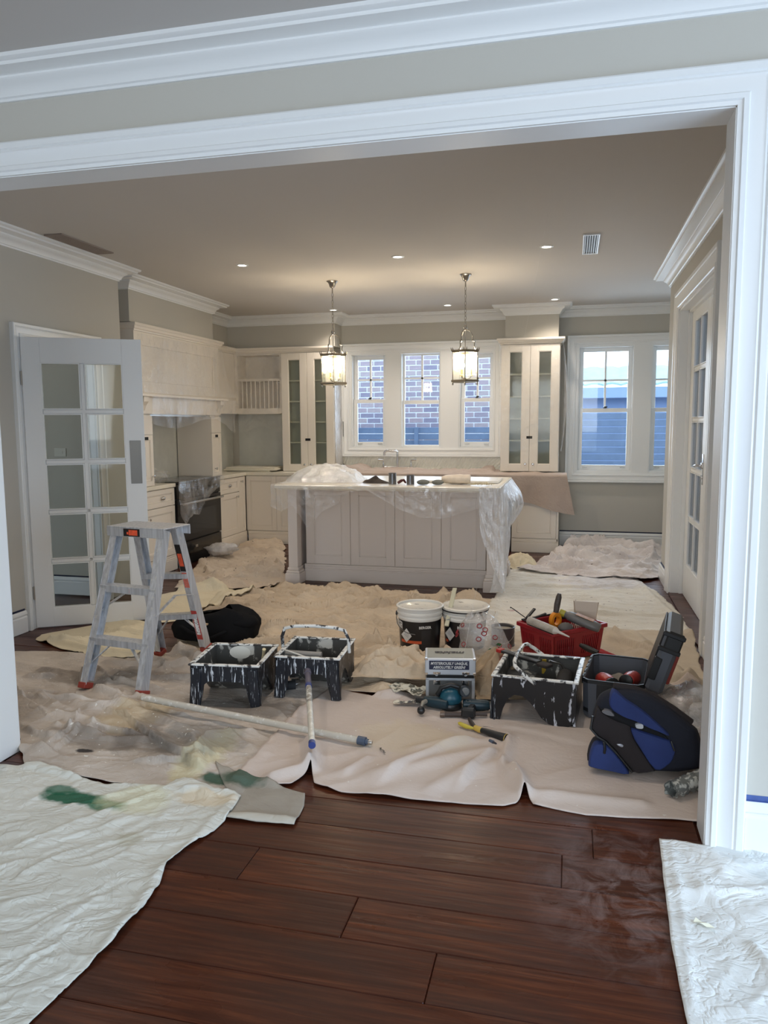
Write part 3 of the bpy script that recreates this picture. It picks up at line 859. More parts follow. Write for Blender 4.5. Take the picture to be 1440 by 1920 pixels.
# ------------------------------------------------------------------ ceiling lights and vents
LED = emit('downlight_lens', (1, .93, .82, 1), 14)
def spot(loc, watts, color=(1, .88, .76), size=2.15, blend=.9, parent=None):
    d = bpy.data.lights.new('downlight_beam', 'SPOT'); d.energy = watts; d.color = color; d.spot_size = size; d.spot_blend = blend; d.shadow_soft_size = .04
    o = bpy.data.objects.new('downlight_beam', d); COL.objects.link(o); o.location = loc; o.parent = parent
DL = [(-2.874, 6.484, 'nearest row, left, close to the left door'), (-1.468, 6.512, 'nearest row, middle'), (-.236, 6.464, 'nearest row, right, beside the ceiling vent'),
      (-2.911, 9.273, 'far row, left, behind the left lantern chain'), (-1.487, 9.282, 'far row, middle, left of the right lantern chain'), (-.235, 9.19, 'far row, right, above the tall glazed cabinet'),
      (-2.85, 3.72, 'unseen row added inside the wide opening, left'), (-1.45, 3.72, 'unseen row added inside the wide opening, middle'), (-.236, 3.72, 'unseen row added inside the wide opening, right')]  # unseen third row added on the same spacing to light the near floor
for x, y, w in DL:
    r = thing('downlight', 'round recessed ceiling downlight, ' + w, 'downlight', (x, y, CZ), group='kitchen downlights')
    MB().lathe([(.036, -.002), (.040, -.007), (.052, -.006), (.055, -.0005)], 24).build('trim_ring', TRIM, r, smooth=60)
    MB().lathe([(0, -.003), (.037, -.003)], 24).build('lens', LED, r)
    spot((0, 0, -.02), 32, parent=r)
VB = plain('vent_dark', srgb(70, 66, 62), .6)
v1 = thing('ceiling_vent', 'rectangular ceiling vent with open dark slots, near the right wall', 'vent', (.105, 6.46, CZ))
m = MB(); m.box(-.062, .062, -.34, -.325, -.012, -.0005).box(-.062, .062, .325, .34, -.012, -.0005).box(-.062, -.052, -.325, .325, -.012, -.0005).box(.052, .062, -.325, .325, -.012, -.0005)
m.build('frame', TRIM, v1); MB().box(-.052, .052, -.325, .325, -.004, -.0008).build('backing', VB, v1)
for k in range(6):
    MB().box(-.046 + k * .0175, -.0415 + k * .0175, -.325, .325, -.011, -.004).build('slat', TRIM, v1)
v2 = thing('ceiling_vent', 'long ceiling vent grille beside the left wall cornice', 'vent', (-3.745, 5.41, CZ))
m = MB(); frame = ((-.075, .075, -.33, -.315), (-.075, .075, .315, .33), (-.075, -.063, -.315, .315), (.063, .075, -.315, .315))
for a in frame: m.box(a[0], a[1], a[2], a[3], -.01, -.0005)
m.build('frame', plain('vent_taupe', srgb(150, 136, 126), .6), v2); MB().box(-.063, .063, -.315, .315, -.004, -.0008).build('backing', plain('vent_brown', srgb(104, 94, 88), .7), v2)
for k in range(7):
    MB().box(-.058 + k * .0175, -.050 + k * .0175, -.315, .315, -.010, -.004).build('slat', bpy.data.materials['vent_taupe'], v2)

# ------------------------------------------------------------------ hexagonal lanterns over the island
BULB = emit('lamp_bulb', (1, .84, .56, 1), 60)
CAND = plain('candle_sleeve', srgb(226, 208, 160), .5)
LGL = glass('lantern_glass', .02, (.98, .98, .96, 1), .03, .10)
BRASS = plain('antique_nickel', (.30, .27, .22, 1), .3, 1.0)
def lantern(label, x, y, yaw):
    r = thing('lantern_pendant', label, 'pendant light', (x, y, CZ), rotz=yaw, group='lanterns over the island')
    MB().lathe([(0, -.0005), (.056, -.0005), (.056, -.006), (.046, -.012), (.034, -.03), (.028, -.055), (.016, -.066), (.007, -.07), (0, -.07)], 24).build('ceiling_rose', NICKEL, r, smooth=35)
    ch = MB(); z = -.068; k = 0
    ch.tube([(0, 0, z), (0, 0, z - .05)], .007, 8); z -= .045
    while z > -.455:
        c = Vector((0, 0, z - .021)); a, b = .009, .021
        pts = []
        for i in range(12):
            t = 2 * PI * i / 12
            p = Vector((a * math.cos(t), 0, b * math.sin(t)))
            if k % 2: p = Vector((0, p.x, p.z))
            pts.append(c + p)
        ch.tube(pts, .0026, 5, closed=True); z -= .034; k += 1
    ch.build('chain', NICKEL, r, smooth=60)
    MB().lathe([(0, -.47), (.01, -.472), (.018, -.486), (.02, -.50), (.012, -.512), (.016, -.52), (0, -.53)], 16).build('hub', NICKEL, r, smooth=50)
    zt, zb, R = -.722, -1.0, .135
    def hexring(z0, z1, ro, ri, name):
        m = MB(); ps = [(math.cos(PI / 3 * i), math.sin(PI / 3 * i)) for i in range(6)]
        rows = [[(c * rr, s_ * rr, zz) for c, s_ in ps] for rr, zz in ((ro, z0), (ro * 1.04, (z0 + z1) / 2), (ro, z1), (ri, z1), (ri, z0))]
        v = [p for q in rows for p in q]
        f = [(a * 6 + i, a * 6 + (i + 1) % 6, ((a + 1) % 5) * 6 + (i + 1) % 6, ((a + 1) % 5) * 6 + i) for a in range(5) for i in range(6)]
        m.add(v, f)
        return m, ps
    m, ps = hexring(zt - .012, zt + .012, R + .008, R - .012, '')
    for c, s_ in ps:   # gallery points at the corners
        for dd in (-.10, .10):
            a = math.atan2(s_, c) + dd
            m.tube([((R + .006) * math.cos(a), (R + .006) * math.sin(a), zt + .01), ((R + .014) * math.cos(a), (R + .014) * math.sin(a), zt + .034)], [.006, .002], 6)
    m.build('top_ring', BRASS, r, smooth=30)
    m, ps = hexring(zb - .012, zb + .01, R + .012, R - .014, '')
    for c, s_ in ps: m.lathe([(0, -.028), (.006, -.024), (.008, -.016), (.005, -.006), (.005, 0)], 8, T(c * R, s_ * R, zb - .008))
    m.build('bottom_ring', BRASS, r, smooth=30)
    for i, (c, s_) in enumerate(ps):
        MB().tube([(c * R, s_ * R, zb), (c * R, s_ * R, zt)], .0042, 6).build('corner_bar', BRASS, r, smooth=60)
        c2, s2 = ps[(i + 1) % 6]
        MB().add([(c * R, s_ * R, zb + .008), (c2 * R, s2 * R, zb + .008), (c2 * R, s2 * R, zt - .01), (c * R, s_ * R, zt - .01)], [(0, 1, 2, 3)]).build('pane', LGL, r)
    for i in range(3):
        a = 2 * PI * i / 3 + .5
        P = lambda rr, z: (rr * math.cos(a), rr * math.sin(a), z)
        MB().tube([P(.012, -.515), P(.045, -.53), P(.068, -.565), P(.072, -.605), P(.072, -.62), P(.088, -.622), P(.090, -.636), P(.086, -.665), P(.095, -.695), P(.118, -.712)],
                  [.005, .0055, .0055, .0055, .006, .0075, .006, .005, .005, .005], 7).build('scroll_arm', NICKEL, r, smooth=50)
        MB().tube([P(0.01, zb + .02), P(.05, zb + .03), P(.055, zb + .045)], .005, 6).build('candle_arm', BRASS, r, smooth=50)
        MB().lathe([(0, 0), (.022, .002), (.02, .01), (.011, .014), (.011, .065), (0, .065)], 14, T(*P(.055, zb + .045))).build('candle', CAND, r, smooth=40)
        MB().lathe([(0, 0), (.010, .004), (.023, .034), (.021, .054), (.009, .082), (0, .092)], 14, T(*P(.055, zb + .111))).build('bulb', BULB, r, smooth=60)
        d = bpy.data.lights.new('bulb_glow', 'POINT'); d.energy = 4.2; d.color = (1, .82, .58); d.shadow_soft_size = .018
        o = bpy.data.objects.new('bulb_glow', d); COL.objects.link(o); o.parent = r; o.location = P(.055, zb + .235)
    MB().tube([(0, 0, -.52), (0, 0, zb + .02)], .0045, 8).lathe([(0, -.02), (.012, -.012), (.016, 0), (.01, .02), (0, .02)], 12, T(0, 0, zb + .012)).build('stem', NICKEL, r, smooth=50)
    return r
lantern('left hexagonal glass lantern hanging by a chain over the island', -2.34, 7.431, rad(-12.5))
lantern('right hexagonal glass lantern hanging by a chain over the island', -1.019, 7.434, rad(-22))

# ------------------------------------------------------------------ drop sheets
def _hash(ix, iy, seed):
    h = (ix.astype(np.int64) * 374761393 + iy.astype(np.int64) * 668265263 + seed * 1442695041) & 0x7fffffff
    h = ((h ^ (h >> 13)) * 1274126177) & 0x7fffffff
    return ((h ^ (h >> 16)) & 0xffff) / 65535.0
def vnoise(x, y, seed=0):
    ix, iy = np.floor(x), np.floor(y)
    fx, fy = x - ix, y - iy
    fx = fx * fx * fx * (fx * (fx * 6 - 15) + 10); fy = fy * fy * fy * (fy * (fy * 6 - 15) + 10)
    a, b = _hash(ix, iy, seed), _hash(ix + 1, iy, seed)
    c, d = _hash(ix, iy + 1, seed), _hash(ix + 1, iy + 1, seed)
    return (a * (1 - fx) + b * fx) * (1 - fy) + (c * (1 - fx) + d * fx) * fy
def fbm(x, y, seed, o=3):
    s = 0; a = .5
    for k in range(o):
        s = s + a * vnoise(x * 2 ** k, y * 2 ** k, seed + k * 17); a *= .5
    return s / (1 - .5 ** o)
def wrinkle(x, y, ang, wl, stretch, amp, seed, sharp=2.0, warp=.5, patchy=.5):
    # long creases running along 'ang' (radians), wavelength wl, length about wl*stretch
    c, s = math.cos(ang), math.sin(ang)
    u, v = (x * c + y * s), (-x * s + y * c)
    wv = (fbm(x / (wl * 3), y / (wl * 3), seed + 5, 2) - .5) * wl * 4 * warp
    n = fbm(u / (wl * stretch), (v + wv) / wl, seed, 2)
    r = 1 - np.abs(2 * n - 1)
    r = np.clip((r - .45) / .55, 0, 1) ** sharp
    mask = np.clip((fbm(x / (wl * 4), y / (wl * 4), seed + 9, 2) - .5 + patchy * .5) * 2.2, 0, 1)
    return amp * r * mask
def seg_dist(x, y, pl):
    d = np.full(x.shape, 1e9)
    for (ax, ay), (bx, by) in zip(pl, pl[1:]):
        vx, vy = bx - ax, by - ay
        t = np.clip(((x - ax) * vx + (y - ay) * vy) / (vx * vx + vy * vy + 1e-9), 0, 1)
        d = np.minimum(d, np.hypot(x - ax - t * vx, y - ay - t * vy))
    return d
HX0, HY0, HR = -4.6, .6, .015
HM = np.zeros((int(6.2 / HR), int(9.6 / HR)))
def hget(x, y):
    i = np.clip(((x - HX0) / HR), 0, HM.shape[0] - 1.001); j = np.clip(((y - HY0) / HR), 0, HM.shape[1] - 1.001)
    i0, j0 = np.floor(i).astype(int), np.floor(j).astype(int); fi, fj = i - i0, j - j0
    return (HM[i0, j0] * (1 - fi) + HM[i0 + 1, j0] * fi) * (1 - fj) + (HM[i0, j0 + 1] * (1 - fi) + HM[i0 + 1, j0 + 1] * fi) * fj
def hz(x, y, r=.03):
    a = np.linspace(-r, r, 7)
    X, Y = np.meshgrid(x + a, y + a)
    return float(hget(X, Y).max())
# places where something stands on the sheets: creases are pressed flat there (x, y, radius)
PRESS = [(-2.776, 3.821, .10), (-2.342, 3.766, .10), (-2.682, 4.516, .10), (-2.29, 4.55, .10),
         (-1.82, 3.95, .28), (-1.42, 4.15, .28), (-.15, 4.08, .33), (-.99, 5.07, .22), (-.70, 5.18, .22), (-.44, 5.27, .16),
         (-.64, 4.2, .26), (-.06, 5.25, .30), (.2, 5.3, .22), (.25, 4.25, .26), (.36, 3.6, .33), (-2.45, 4.95, .28), (-.6, 3.95, .22), (-.45, 3.75, .15)]
def pline(pl, n, smooth=True):
    P = np.array(pl, float)
    d = np.concatenate([[0], np.cumsum(np.hypot(*np.diff(P, axis=0).T))]); t = np.linspace(0, d[-1], n)
    return np.stack([np.interp(t, d, P[:, 0]), np.interp(t, d, P[:, 1])], -1)
def sheet(name, label, sides, mat, res, hfun, base=.004, edge_wave=.008, seed=0, edge_lift=.5, cat='drop sheet', group=None, thick=.003, lo=0.0, drape=True):
    B_, R_, T_, L_ = sides
    ln = lambda p: sum(math.dist(a, b) for a, b in zip(p, p[1:]))
    nu = max(4, int(max(ln(B_), ln(T_)) / res)); nv = max(4, int(max(ln(L_), ln(R_)) / res))
    b, t = pline(B_, nu), pline(T_, nu); l, r = pline(L_, nv), pline(R_, nv)
    u = np.linspace(0, 1, nu)[:, None, None]; v = np.linspace(0, 1, nv)[None, :, None]
    P = (1 - v) * b[:, None] + v * t[:, None] + (1 - u) * l[None] + u * r[None]
    P -= (1 - u) * (1 - v) * b[0] + u * (1 - v) * b[-1] + (1 - u) * v * t[0] + u * v * t[-1]
    X, Y = P[..., 0].copy(), P[..., 1].copy()
    if edge_wave:
        X += (fbm(X * 7, Y * 7, seed + 31, 2) - .5) * edge_wave * 2; Y += (fbm(X * 7 + 40, Y * 7, seed + 37, 2) - .5) * edge_wave * 2
    press = np.ones(X.shape)
    for px, py, pr in PRESS:
        d = np.hypot(X - px, Y - py)
        press *= np.clip((d - pr * .75) / (pr * .6), .06, 1)
    uu, vv = u[..., 0], v[..., 0]
    ed = np.minimum(np.minimum(uu, 1 - uu) * nu, np.minimum(vv, 1 - vv) * nv) * res
    emask = edge_lift + (1 - edge_lift) * np.clip(ed / .12, 0, 1)
    own = hfun(X, Y) * press * emask
    under = hget(X, Y)
    if drape:      # the sheet bridges narrow hollows below it
        for _ in range(3):
            s2 = under.copy(); s2[1:-1, 1:-1] = (under[:-2, 1:-1] + under[2:, 1:-1] + under[1:-1, :-2] + under[1:-1, 2:]) / 4
            under = np.maximum(under, s2)
    Z = under + base + np.maximum(own, 0)
    # update the height map
    k = 2
    for a in range(k):
        for c in range(k):
            xs = X[:-1, :-1] * (1 - a / k) + X[1:, :-1] * a / k; xs = xs * (1 - c / k) + (X[:-1, 1:] * (1 - a / k) + X[1:, 1:] * a / k) * c / k
            ys = Y[:-1, :-1] * (1 - a / k) + Y[1:, :-1] * a / k; ys = ys * (1 - c / k) + (Y[:-1, 1:] * (1 - a / k) + Y[1:, 1:] * a / k) * c / k
            zs = Z[:-1, :-1] * (1 - a / k) + Z[1:, :-1] * a / k; zs = zs * (1 - c / k) + (Z[:-1, 1:] * (1 - a / k) + Z[1:, 1:] * a / k) * c / k
            i = ((xs - HX0) / HR + .5).astype(int); j = ((ys - HY0) / HR + .5).astype(int)
            ok = (i >= 0) & (j >= 0) & (i < HM.shape[0]) & (j < HM.shape[1])
            np.maximum.at(HM, (i[ok], j[ok]), zs[ok])
    V = np.stack([X, Y, Z], -1).reshape(-1, 3)
    ii, jj = np.meshgrid(np.arange(nu - 1), np.arange(nv - 1), indexing='ij')
    F = np.stack([ii * nv + jj, (ii + 1) * nv + jj, (ii + 1) * nv + jj + 1, ii * nv + jj + 1], -1).reshape(-1, 4)
    me = bpy.data.meshes.new(name)
    me.from_pydata(V.tolist(), [], F.tolist())
    me.materials.append(mat)
    me.polygons.foreach_set('use_smooth', [True] * len(me.polygons))
    me.update()
    o = bpy.data.objects.new(name, me); COL.objects.link(o)
    if thick:
        sm = o.modifiers.new('thickness', 'SOLIDIFY'); sm.thickness = thick; sm.offset = -1
    tag(o, label, cat, group)
    return o
def canvas(name, base, dark, stains=(), specks=None, weave=.12, mott=.5, crease=.35, rough=.9, mscale=2.2):
    a = Mat(name)
    v = a.map()
    m = a.noise(v, mscale, 5, .6, .3)
    c = a.mix(a.rng(m, .38, .68, 0, mott), base, dark)
    m2 = a.noise(a.map(loc=(7, 3, 0)), mscale * 4, 4, .6)
    c = a.mix(a.rng(m2, .55, .75, 0, mott * .5), c, dark)
    xyz = a.sep(v)
    wob = a.noise(v, 5.5, 4, .65)
    for sx, sy, rx, ry, col, st in stains:
        dx = a.math('DIVIDE', a.math('SUBTRACT', xyz[0], sx), rx); dy = a.math('DIVIDE', a.math('SUBTRACT', xyz[1], sy), ry)
        rr = a.math('SQRT', a.math('ADD', a.math('MULTIPLY', dx, dx), a.math('MULTIPLY', dy, dy)))
        rr = a.math('ADD', rr, a.math('MULTIPLY', a.math('SUBTRACT', wob, .5), 1.6))
        c = a.mix(a.rng(rr, .75, 1.15, st, 0), c, col)
    if specks:
        sc, th, col = specks
        n = a.noise(v, sc, 2, .5)
        c = a.mix(a.rng(n, th, th + .02, 0, .8), c, col)
    a.color(c).set(Roughness=rough, Specular_IOR_Level=.15)
    w = a.noise(v, 420, 2, .5)
    cr = a.noise(a.map((1, 1, 1)), 16, 5, .6, 1.0)
    h = a.math('ADD', a.math('MULTIPLY', w, weave), a.math('MULTIPLY', cr, crease * .6))
    for sc_, ds_, wt in ((3.2, 1.6, 1.0), (8.5, 1.2, .55)):
        rd = a.math('ABSOLUTE', a.math('SUBTRACT', a.noise(a.map((1, 1.5, 1), loc=(sc_, 1, 0)), sc_, 3, .5, ds_), .5))
        h = a.math('ADD', h, a.math('MULTIPLY', a.rng(rd, 0, .07, 0, 1), wt * crease * .8))
    a.bump(h, .55, .012)
    return a.m
DS = {
'brown':[[(-2.377,2.844),(-2.316,2.831),(-2.191,2.811),(-1.672,2.779),(-1.348,2.82)],[(-1.348,2.82),(-1.356,3.323),(-1.367,3.82),(-1.309,4.229)],[(-3.929,4.299),(-3.449,4.444),(-2.856,4.357),(-2.618,4.63),(-1.833,4.343),(-1.309,4.229)],[(-2.377,2.844),(-2.594,3.07),(-3.001,3.447),(-3.929,4.299)]],
'tail':[[(-1.293,2.627),(-1.169,2.627),(-1.014,2.643)],[(-1.014,2.643),(-1.033,2.801),(-1.062,2.896)],[(-1.542,3.043),(-1.341,2.971),(-1.175,2.928),(-1.062,2.896)],[(-1.293,2.627),(-1.354,2.781),(-1.542,3.043)]],
'pink':[[(-1.402,2.926),(-1.246,2.922),(-1.149,2.955),(-1.107,3.1),(-1.051,2.987),(-0.916,2.94),(-0.731,2.94),(-0.399,2.953),(-0.239,2.977),(-0.192,3.015),(-0.161,3.106),(-0.124,3.022),(0.085,2.983),(0.288,3.005),(0.512,3.032)],[(0.512,3.032),(0.619,3.657),(0.739,4.555)],[(-1.357,4.171),(-1.071,4.073),(-0.808,4.15),(-0.499,4.366),(0.111,4.504),(0.739,4.555)],[(-1.402,2.926),(-1.407,3.312),(-1.411,3.77),(-1.357,4.171)]],
'tan':[[(-2.647,4.624),(-2.16,4.269),(-1.781,4.056),(-1.29,4.167),(-0.975,4.06),(-0.664,4.021)],[(-0.664,4.021),(-0.592,4.866),(-0.552,5.678),(-0.589,6.557)],[(-3.005,5.831),(-2.903,6.309),(-2.598,6.722),(-2.025,6.75),(-1.162,6.643),(-1.098,6.812),(-0.996,6.593),(-0.827,6.759),(-0.734,6.567),(-0.589,6.557)],[(-2.647,4.624),(-2.828,5.174),(-3.005,5.831)]],
'tan2':[[(-0.721,3.85),(-0.161,3.762),(0.287,3.58),(0.583,3.507)],[(0.583,3.507),(0.792,4.567),(0.884,5.817)],[(-0.706,5.464),(-0.253,5.638),(0.324,5.811),(0.884,5.817)],[(-0.721,3.85),(-0.663,4.628),(-0.706,5.464)]],
'white':[[(-0.603,5.415),(-0.06,5.593),(0.431,5.702),(0.879,5.731)],[(0.879,5.731),(0.896,6.323),(0.783,7.174),(0.648,7.798),(0.61,8.357)],[(-0.614,8.098),(-0.104,8.329),(0.61,8.357)],[(-0.603,5.415),(-0.657,6.158),(-0.635,7.267),(-0.614,8.098)]],
'rear':[[(-0.577,7.985),(0.163,7.694),(0.665,7.697),(0.862,7.897)],[(0.862,7.897),(0.97,8.683),(1.047,9.47)],[(-0.128,9.075),(0.132,9.679),(0.51,9.634),(1.047,9.47)],[(-0.577,7.985),(-0.358,8.339),(-0.128,9.075)]],
'cream':[[(-3.756,4.657),(-3.515,4.533),(-3.171,4.406),(-2.809,4.345),(-2.596,4.463)],[(-2.596,4.463),(-2.854,4.872),(-3.093,5.243)],[(-3.817,4.788),(-3.585,5.134),(-3.422,5.321),(-3.093,5.243)],[(-3.756,4.657),(-3.817,4.788)]],
'creamb':[[(-3.155,5.229),(-3.02,5.358),(-2.924,5.624),(-2.708,6.242)],[(-2.708,6.242),(-2.872,6.451)],[(-3.63,6.173),(-3.352,6.683),(-3.1,6.447),(-2.872,6.451)],[(-3.155,5.229),(-3.63,6.173)]],
'backleft':[[(-3.589,6.342),(-3.076,6.453),(-2.699,6.442),(-2.626,6.74)],[(-2.626,6.74),(-3.06,7.835),(-3.624,9.257)],[(-3.972,7.577),(-4.102,8.642),(-3.998,9.226),(-3.624,9.257)],[(-3.589,6.342),(-3.81,7.01),(-3.972,7.577)]],
'frontleft':[[(-1.941,1.26),(-1.576,1.363),(-1.339,1.444)],[(-1.339,1.444),(-1.336,1.556),(-1.323,1.691),(-1.306,1.87),(-1.308,2.043),(-1.323,2.174),(-1.361,2.285),(-1.347,2.385),(-1.301,2.528),(-1.288,2.641),(-1.31,2.806)],[(-3.921,2.701),(-2.517,2.834),(-2.333,2.871),(-2.105,2.805),(-1.925,2.774),(-1.667,2.814),(-1.625,2.9),(-1.457,2.843),(-1.31,2.806)],[(-1.941,1.26),(-3.921,2.701)]],
'frontright':[[(0.314,1.722),(0.897,1.861)],[(0.897,1.861),(1.145,2.824)],[(0.342,2.851),(0.498,2.839),(0.714,2.847),(1.145,2.824)],[(0.314,1.722),(0.317,1.959),(0.317,2.218),(0.332,2.57),(0.342,2.851)]],
}
GRN = srgb(26, 92, 66); WHT = srgb(226, 224, 216)
c_brown = canvas('sheet_stained_canvas', srgb(206, 195, 184), srgb(156, 143, 130),
    stains=[(-1.62, 3.10, .10, .30, srgb(206, 196, 158), .7), (-1.75, 3.25, .25, .22, srgb(108, 108, 106), .55), (-1.42, 2.93, .16, .05, srgb(42, 80, 62), .9), (-2.1, 3.15, .35, .12, srgb(100, 92, 84), .5),
            (-2.2, 3.45, .18, .2, srgb(196, 176, 140), .6), (-2.05, 3.3, .09, .25, srgb(84, 76, 70), .5), (-2.9, 3.95, .3, .1, srgb(98, 88, 78), .5), (-1.65, 3.75, .35, .16, srgb(96, 92, 88), .6), (-2.2, 3.02, .05, .02, srgb(30, 30, 34), .9), (-2.5, 4.1, .35, .1, srgb(100, 94, 90), .5)],
    specks=(46, .70, WHT), mott=.65)
c_pink = canvas('sheet_clean_canvas', srgb(208, 194, 184), srgb(190, 175, 165), mott=.4, crease=.12, specks=(30, .74, WHT), stains=[(-.75, 3.55, .3, .2, srgb(208, 192, 164), .5)], mscale=1.4)
c_tan = canvas('sheet_tan_canvas', srgb(210, 192, 168), srgb(180, 160, 138), mott=.5, crease=.5, stains=[(-.9, 6.1, .05, .03, srgb(70, 58, 44), .8)])
c_tan2 = canvas('sheet_beige_canvas', srgb(204, 190, 170), srgb(176, 160, 142), mott=.4, crease=.2)
c_white = canvas('sheet_white_cotton', srgb(226, 220, 208), srgb(200, 192, 176), mott=.45, crease=.35, specks=(30, .71, srgb(140, 126, 128)), mscale=1.3, stains=[(-.45, 6.2, .05, .05, srgb(160, 80, 80), .5), (.3, 7.6, .5, .4, srgb(206, 204, 214), .5)])
c_rear = canvas('sheet_lilac_white', srgb(224, 216, 212), srgb(180, 166, 160), mott=.5, crease=.5, specks=(26, .72, srgb(130, 116, 116)))
c_cream = canvas('sheet_cream_canvas', srgb(228, 216, 188), srgb(206, 193, 166), mott=.35, crease=.25)
c_back = canvas('sheet_back_canvas', srgb(218, 202, 182), srgb(188, 170, 152), mott=.5, crease=.4, specks=(22, .70, srgb(70, 60, 60)))
c_front = canvas('sheet_front_cotton', srgb(216, 217, 210), srgb(192, 190, 178), mott=.45, crease=.5, mscale=1.6,
    stains=[(-1.98, 2.63, .15, .052, GRN, .95), (-1.80, 2.60, .10, .045, srgb(34, 104, 76), .9), (-2.08, 2.68, .07, .04, srgb(30, 96, 70), .8), (-1.72, 2.66, .16, .12, srgb(214, 212, 176), .5), (-1.45, 2.75, .14, .06, srgb(214, 194, 160), .6), (-1.58, 2.40, .06, .05, srgb(176, 172, 150), .5)])
c_fright = canvas('sheet_right_cotton', srgb(232, 234, 232), srgb(206, 204, 198), mott=.5, crease=.6, mscale=2.4, specks=(60, .72, srgb(190, 176, 170)))
c_tail = canvas('sheet_grey_flap', srgb(172, 165, 154), srgb(140, 133, 122), mott=.5, crease=.2,
    stains=[(-1.37, 2.95, .12, .07, srgb(44, 80, 64), .8), (-1.2, 2.65, .25, .03, srgb(206, 202, 190), .7)])

h0 = lambda *f: (lambda x, y: sum(g(x, y) for g in f))
W = lambda *a, **k: (lambda x, y: wrinkle(x, y, *a, **k))
def F(pl, h, w, side=None):
    return lambda x, y: h * np.exp(-(seg_dist(x, y, pl) / w) ** 2)

def FOLD(pl, h, w, steep=.011):
    # lapped crease: rises gently on the left of the line, drops sharply on the right
    def g(x, y):
        best = np.full(x.shape, 1e9); sg = np.zeros(x.shape); al = np.zeros(x.shape)
        n = len(pl) - 1
        for i, ((ax, ay), (bx, by)) in enumerate(zip(pl, pl[1:])):
            vx, vy = bx - ax, by - ay
            t = np.clip(((x - ax) * vx + (y - ay) * vy) / (vx * vx + vy * vy + 1e-9), 0, 1)
            d = np.hypot(x - ax - t * vx, y - ay - t * vy)
            s = np.sign(vx * (y - ay) - vy * (x - ax))
            m = d < best
            best = np.where(m, d, best); sg = np.where(m, s, sg); al = np.where(m, (i + t) / n, al)
        s = best * sg
        fade = np.clip(np.minimum(al, 1 - al) * 5, 0, 1)
        return h * fade * np.where(s > 0, np.clip(1 - s / w, 0, 1) ** 1.6, np.clip(1 + s / steep, 0, 1))
    return g

def RF(n, xr, yr, am, asd, ln, hh, ww, seed, steep=.012):
    # many short lapped creases scattered over an area
    rs = random.Random(seed); fs = []
    for _ in range(n):
        x, y = rs.uniform(*xr), rs.uniform(*yr); a = rs.gauss(am, asd); L_ = rs.uniform(*ln); c = rs.uniform(-.25, .25)
        pts = []
        for k in range(5):
            t = (k / 4 - .5) * L_
            pts.append((x + t * math.cos(a) - c * t * t / L_ * math.sin(a) * 2, y + t * math.sin(a) + c * t * t / L_ * math.cos(a) * 2))
        if rs.random() < .35: pts = pts[::-1]
        fs.append(FOLD(pts, rs.uniform(*hh), rs.uniform(*ww), steep))
    def g(x, y):
        z = np.zeros(x.shape)
        for f in fs: z = z * .7 + np.maximum(z * .3, f(x, y))
        return z
    return g
LUMP = lambda wl, amp, seed: (lambda x, y: amp * np.clip(fbm(x / wl, y / wl, seed, 3) - .32, 0, 1))

sheet('drop_sheet', 'tan crumpled canvas drop sheet in the middle of the floor, in front of the island', DS['tan'], c_tan, .014,
      h0(RF(75, (-2.7, -.6), (4.3, 6.7), .1, .45, (.3, .9), (.03, .065), (.05, .13), 5), W(.12, .15, 9, .04, 3, 1.3, warp=.22, patchy=.8), W(-.3, .10, 9, .026, 8, 1.4, warp=.22, patchy=.7), W(.75, .14, 8, .030, 15, 1.4, warp=.2, patchy=.5), LUMP(.5, .02, 2), FOLD([(-2.98, 5.93), (-2.55, 5.74), (-2.32, 5.98)], .05, .1), FOLD([(-2.26, 5.07), (-1.97, 5.29), (-1.63, 5.29)], .06, .12), FOLD([(-1.97, 4.68), (-1.75, 4.91), (-1.22, 4.94)], .06, .12), FOLD([(-1.99, 5.86), (-1.68, 5.75), (-1.41, 5.99)], .05, .1), FOLD([(-2.37, 6.38), (-1.93, 6.26), (-1.59, 6.44)], .05, .1), FOLD([(-1.44, 5.19), (-1.2, 4.85), (-1.03, 4.44)], .06, .1), FOLD([(-2.54, 5.32), (-2.3, 5.48)], .05, .1),
         F([(-1.15, 4.45), (-1.0, 4.5), (-.85, 4.45)], .045, .06)), seed=1, edge_wave=.018)
sheet('drop_sheet', 'white flat cotton drop sheet with paint specks, stretching to the back right', DS['white'], c_white, .018,
      h0(RF(26, (-.55, .8), (5.6, 8.2), .05, .25, (.4, 1.0), (.008, .02), (.05, .12), 6, .02), W(.03, .14, 5, .02, 21, 2, patchy=.8), W(.12, .06, 6, .010, 24, 2.0, patchy=.9), FOLD([(-.44, 6.03), (-.03, 6.3), (.63, 6.26)], .02, .08), FOLD([(-.58, 7.23), (.16, 7.27), (.65, 7.54)], .025, .1), W(1.5, .3, 5, .012, 22, 2), F([(.86, 5.8), (.80, 6.4), (.70, 7.0), (.62, 7.6)], .03, .03)), seed=4)
sheet('drop_sheet', 'crumpled lilac white sheet bunched under the bay window at the back', DS['rear'], c_rear, .016,
      h0(RF(34, (-.4, 1.0), (8.0, 9.5), .05, .5, (.25, .7), (.04, .08), (.06, .14), 7, .02), W(.05, .14, 7, .04, 31, 1.4, warp=.25, patchy=.8), W(.5, .1, 7, .035, 33, 1.5, warp=.25, patchy=.8), W(-.4, .10, 7, .03, 35, 1.5, warp=.25), F([(-.1, 9.2), (.3, 9.42), (1.0, 9.2)], .12, .09), F([(.1, 9.0), (.55, 9.1), (.9, 8.9)], .09, .06), F([(-.2, 8.8), (.2, 8.7), (.6, 8.75)], .06, .05)), seed=6, edge_wave=.03)
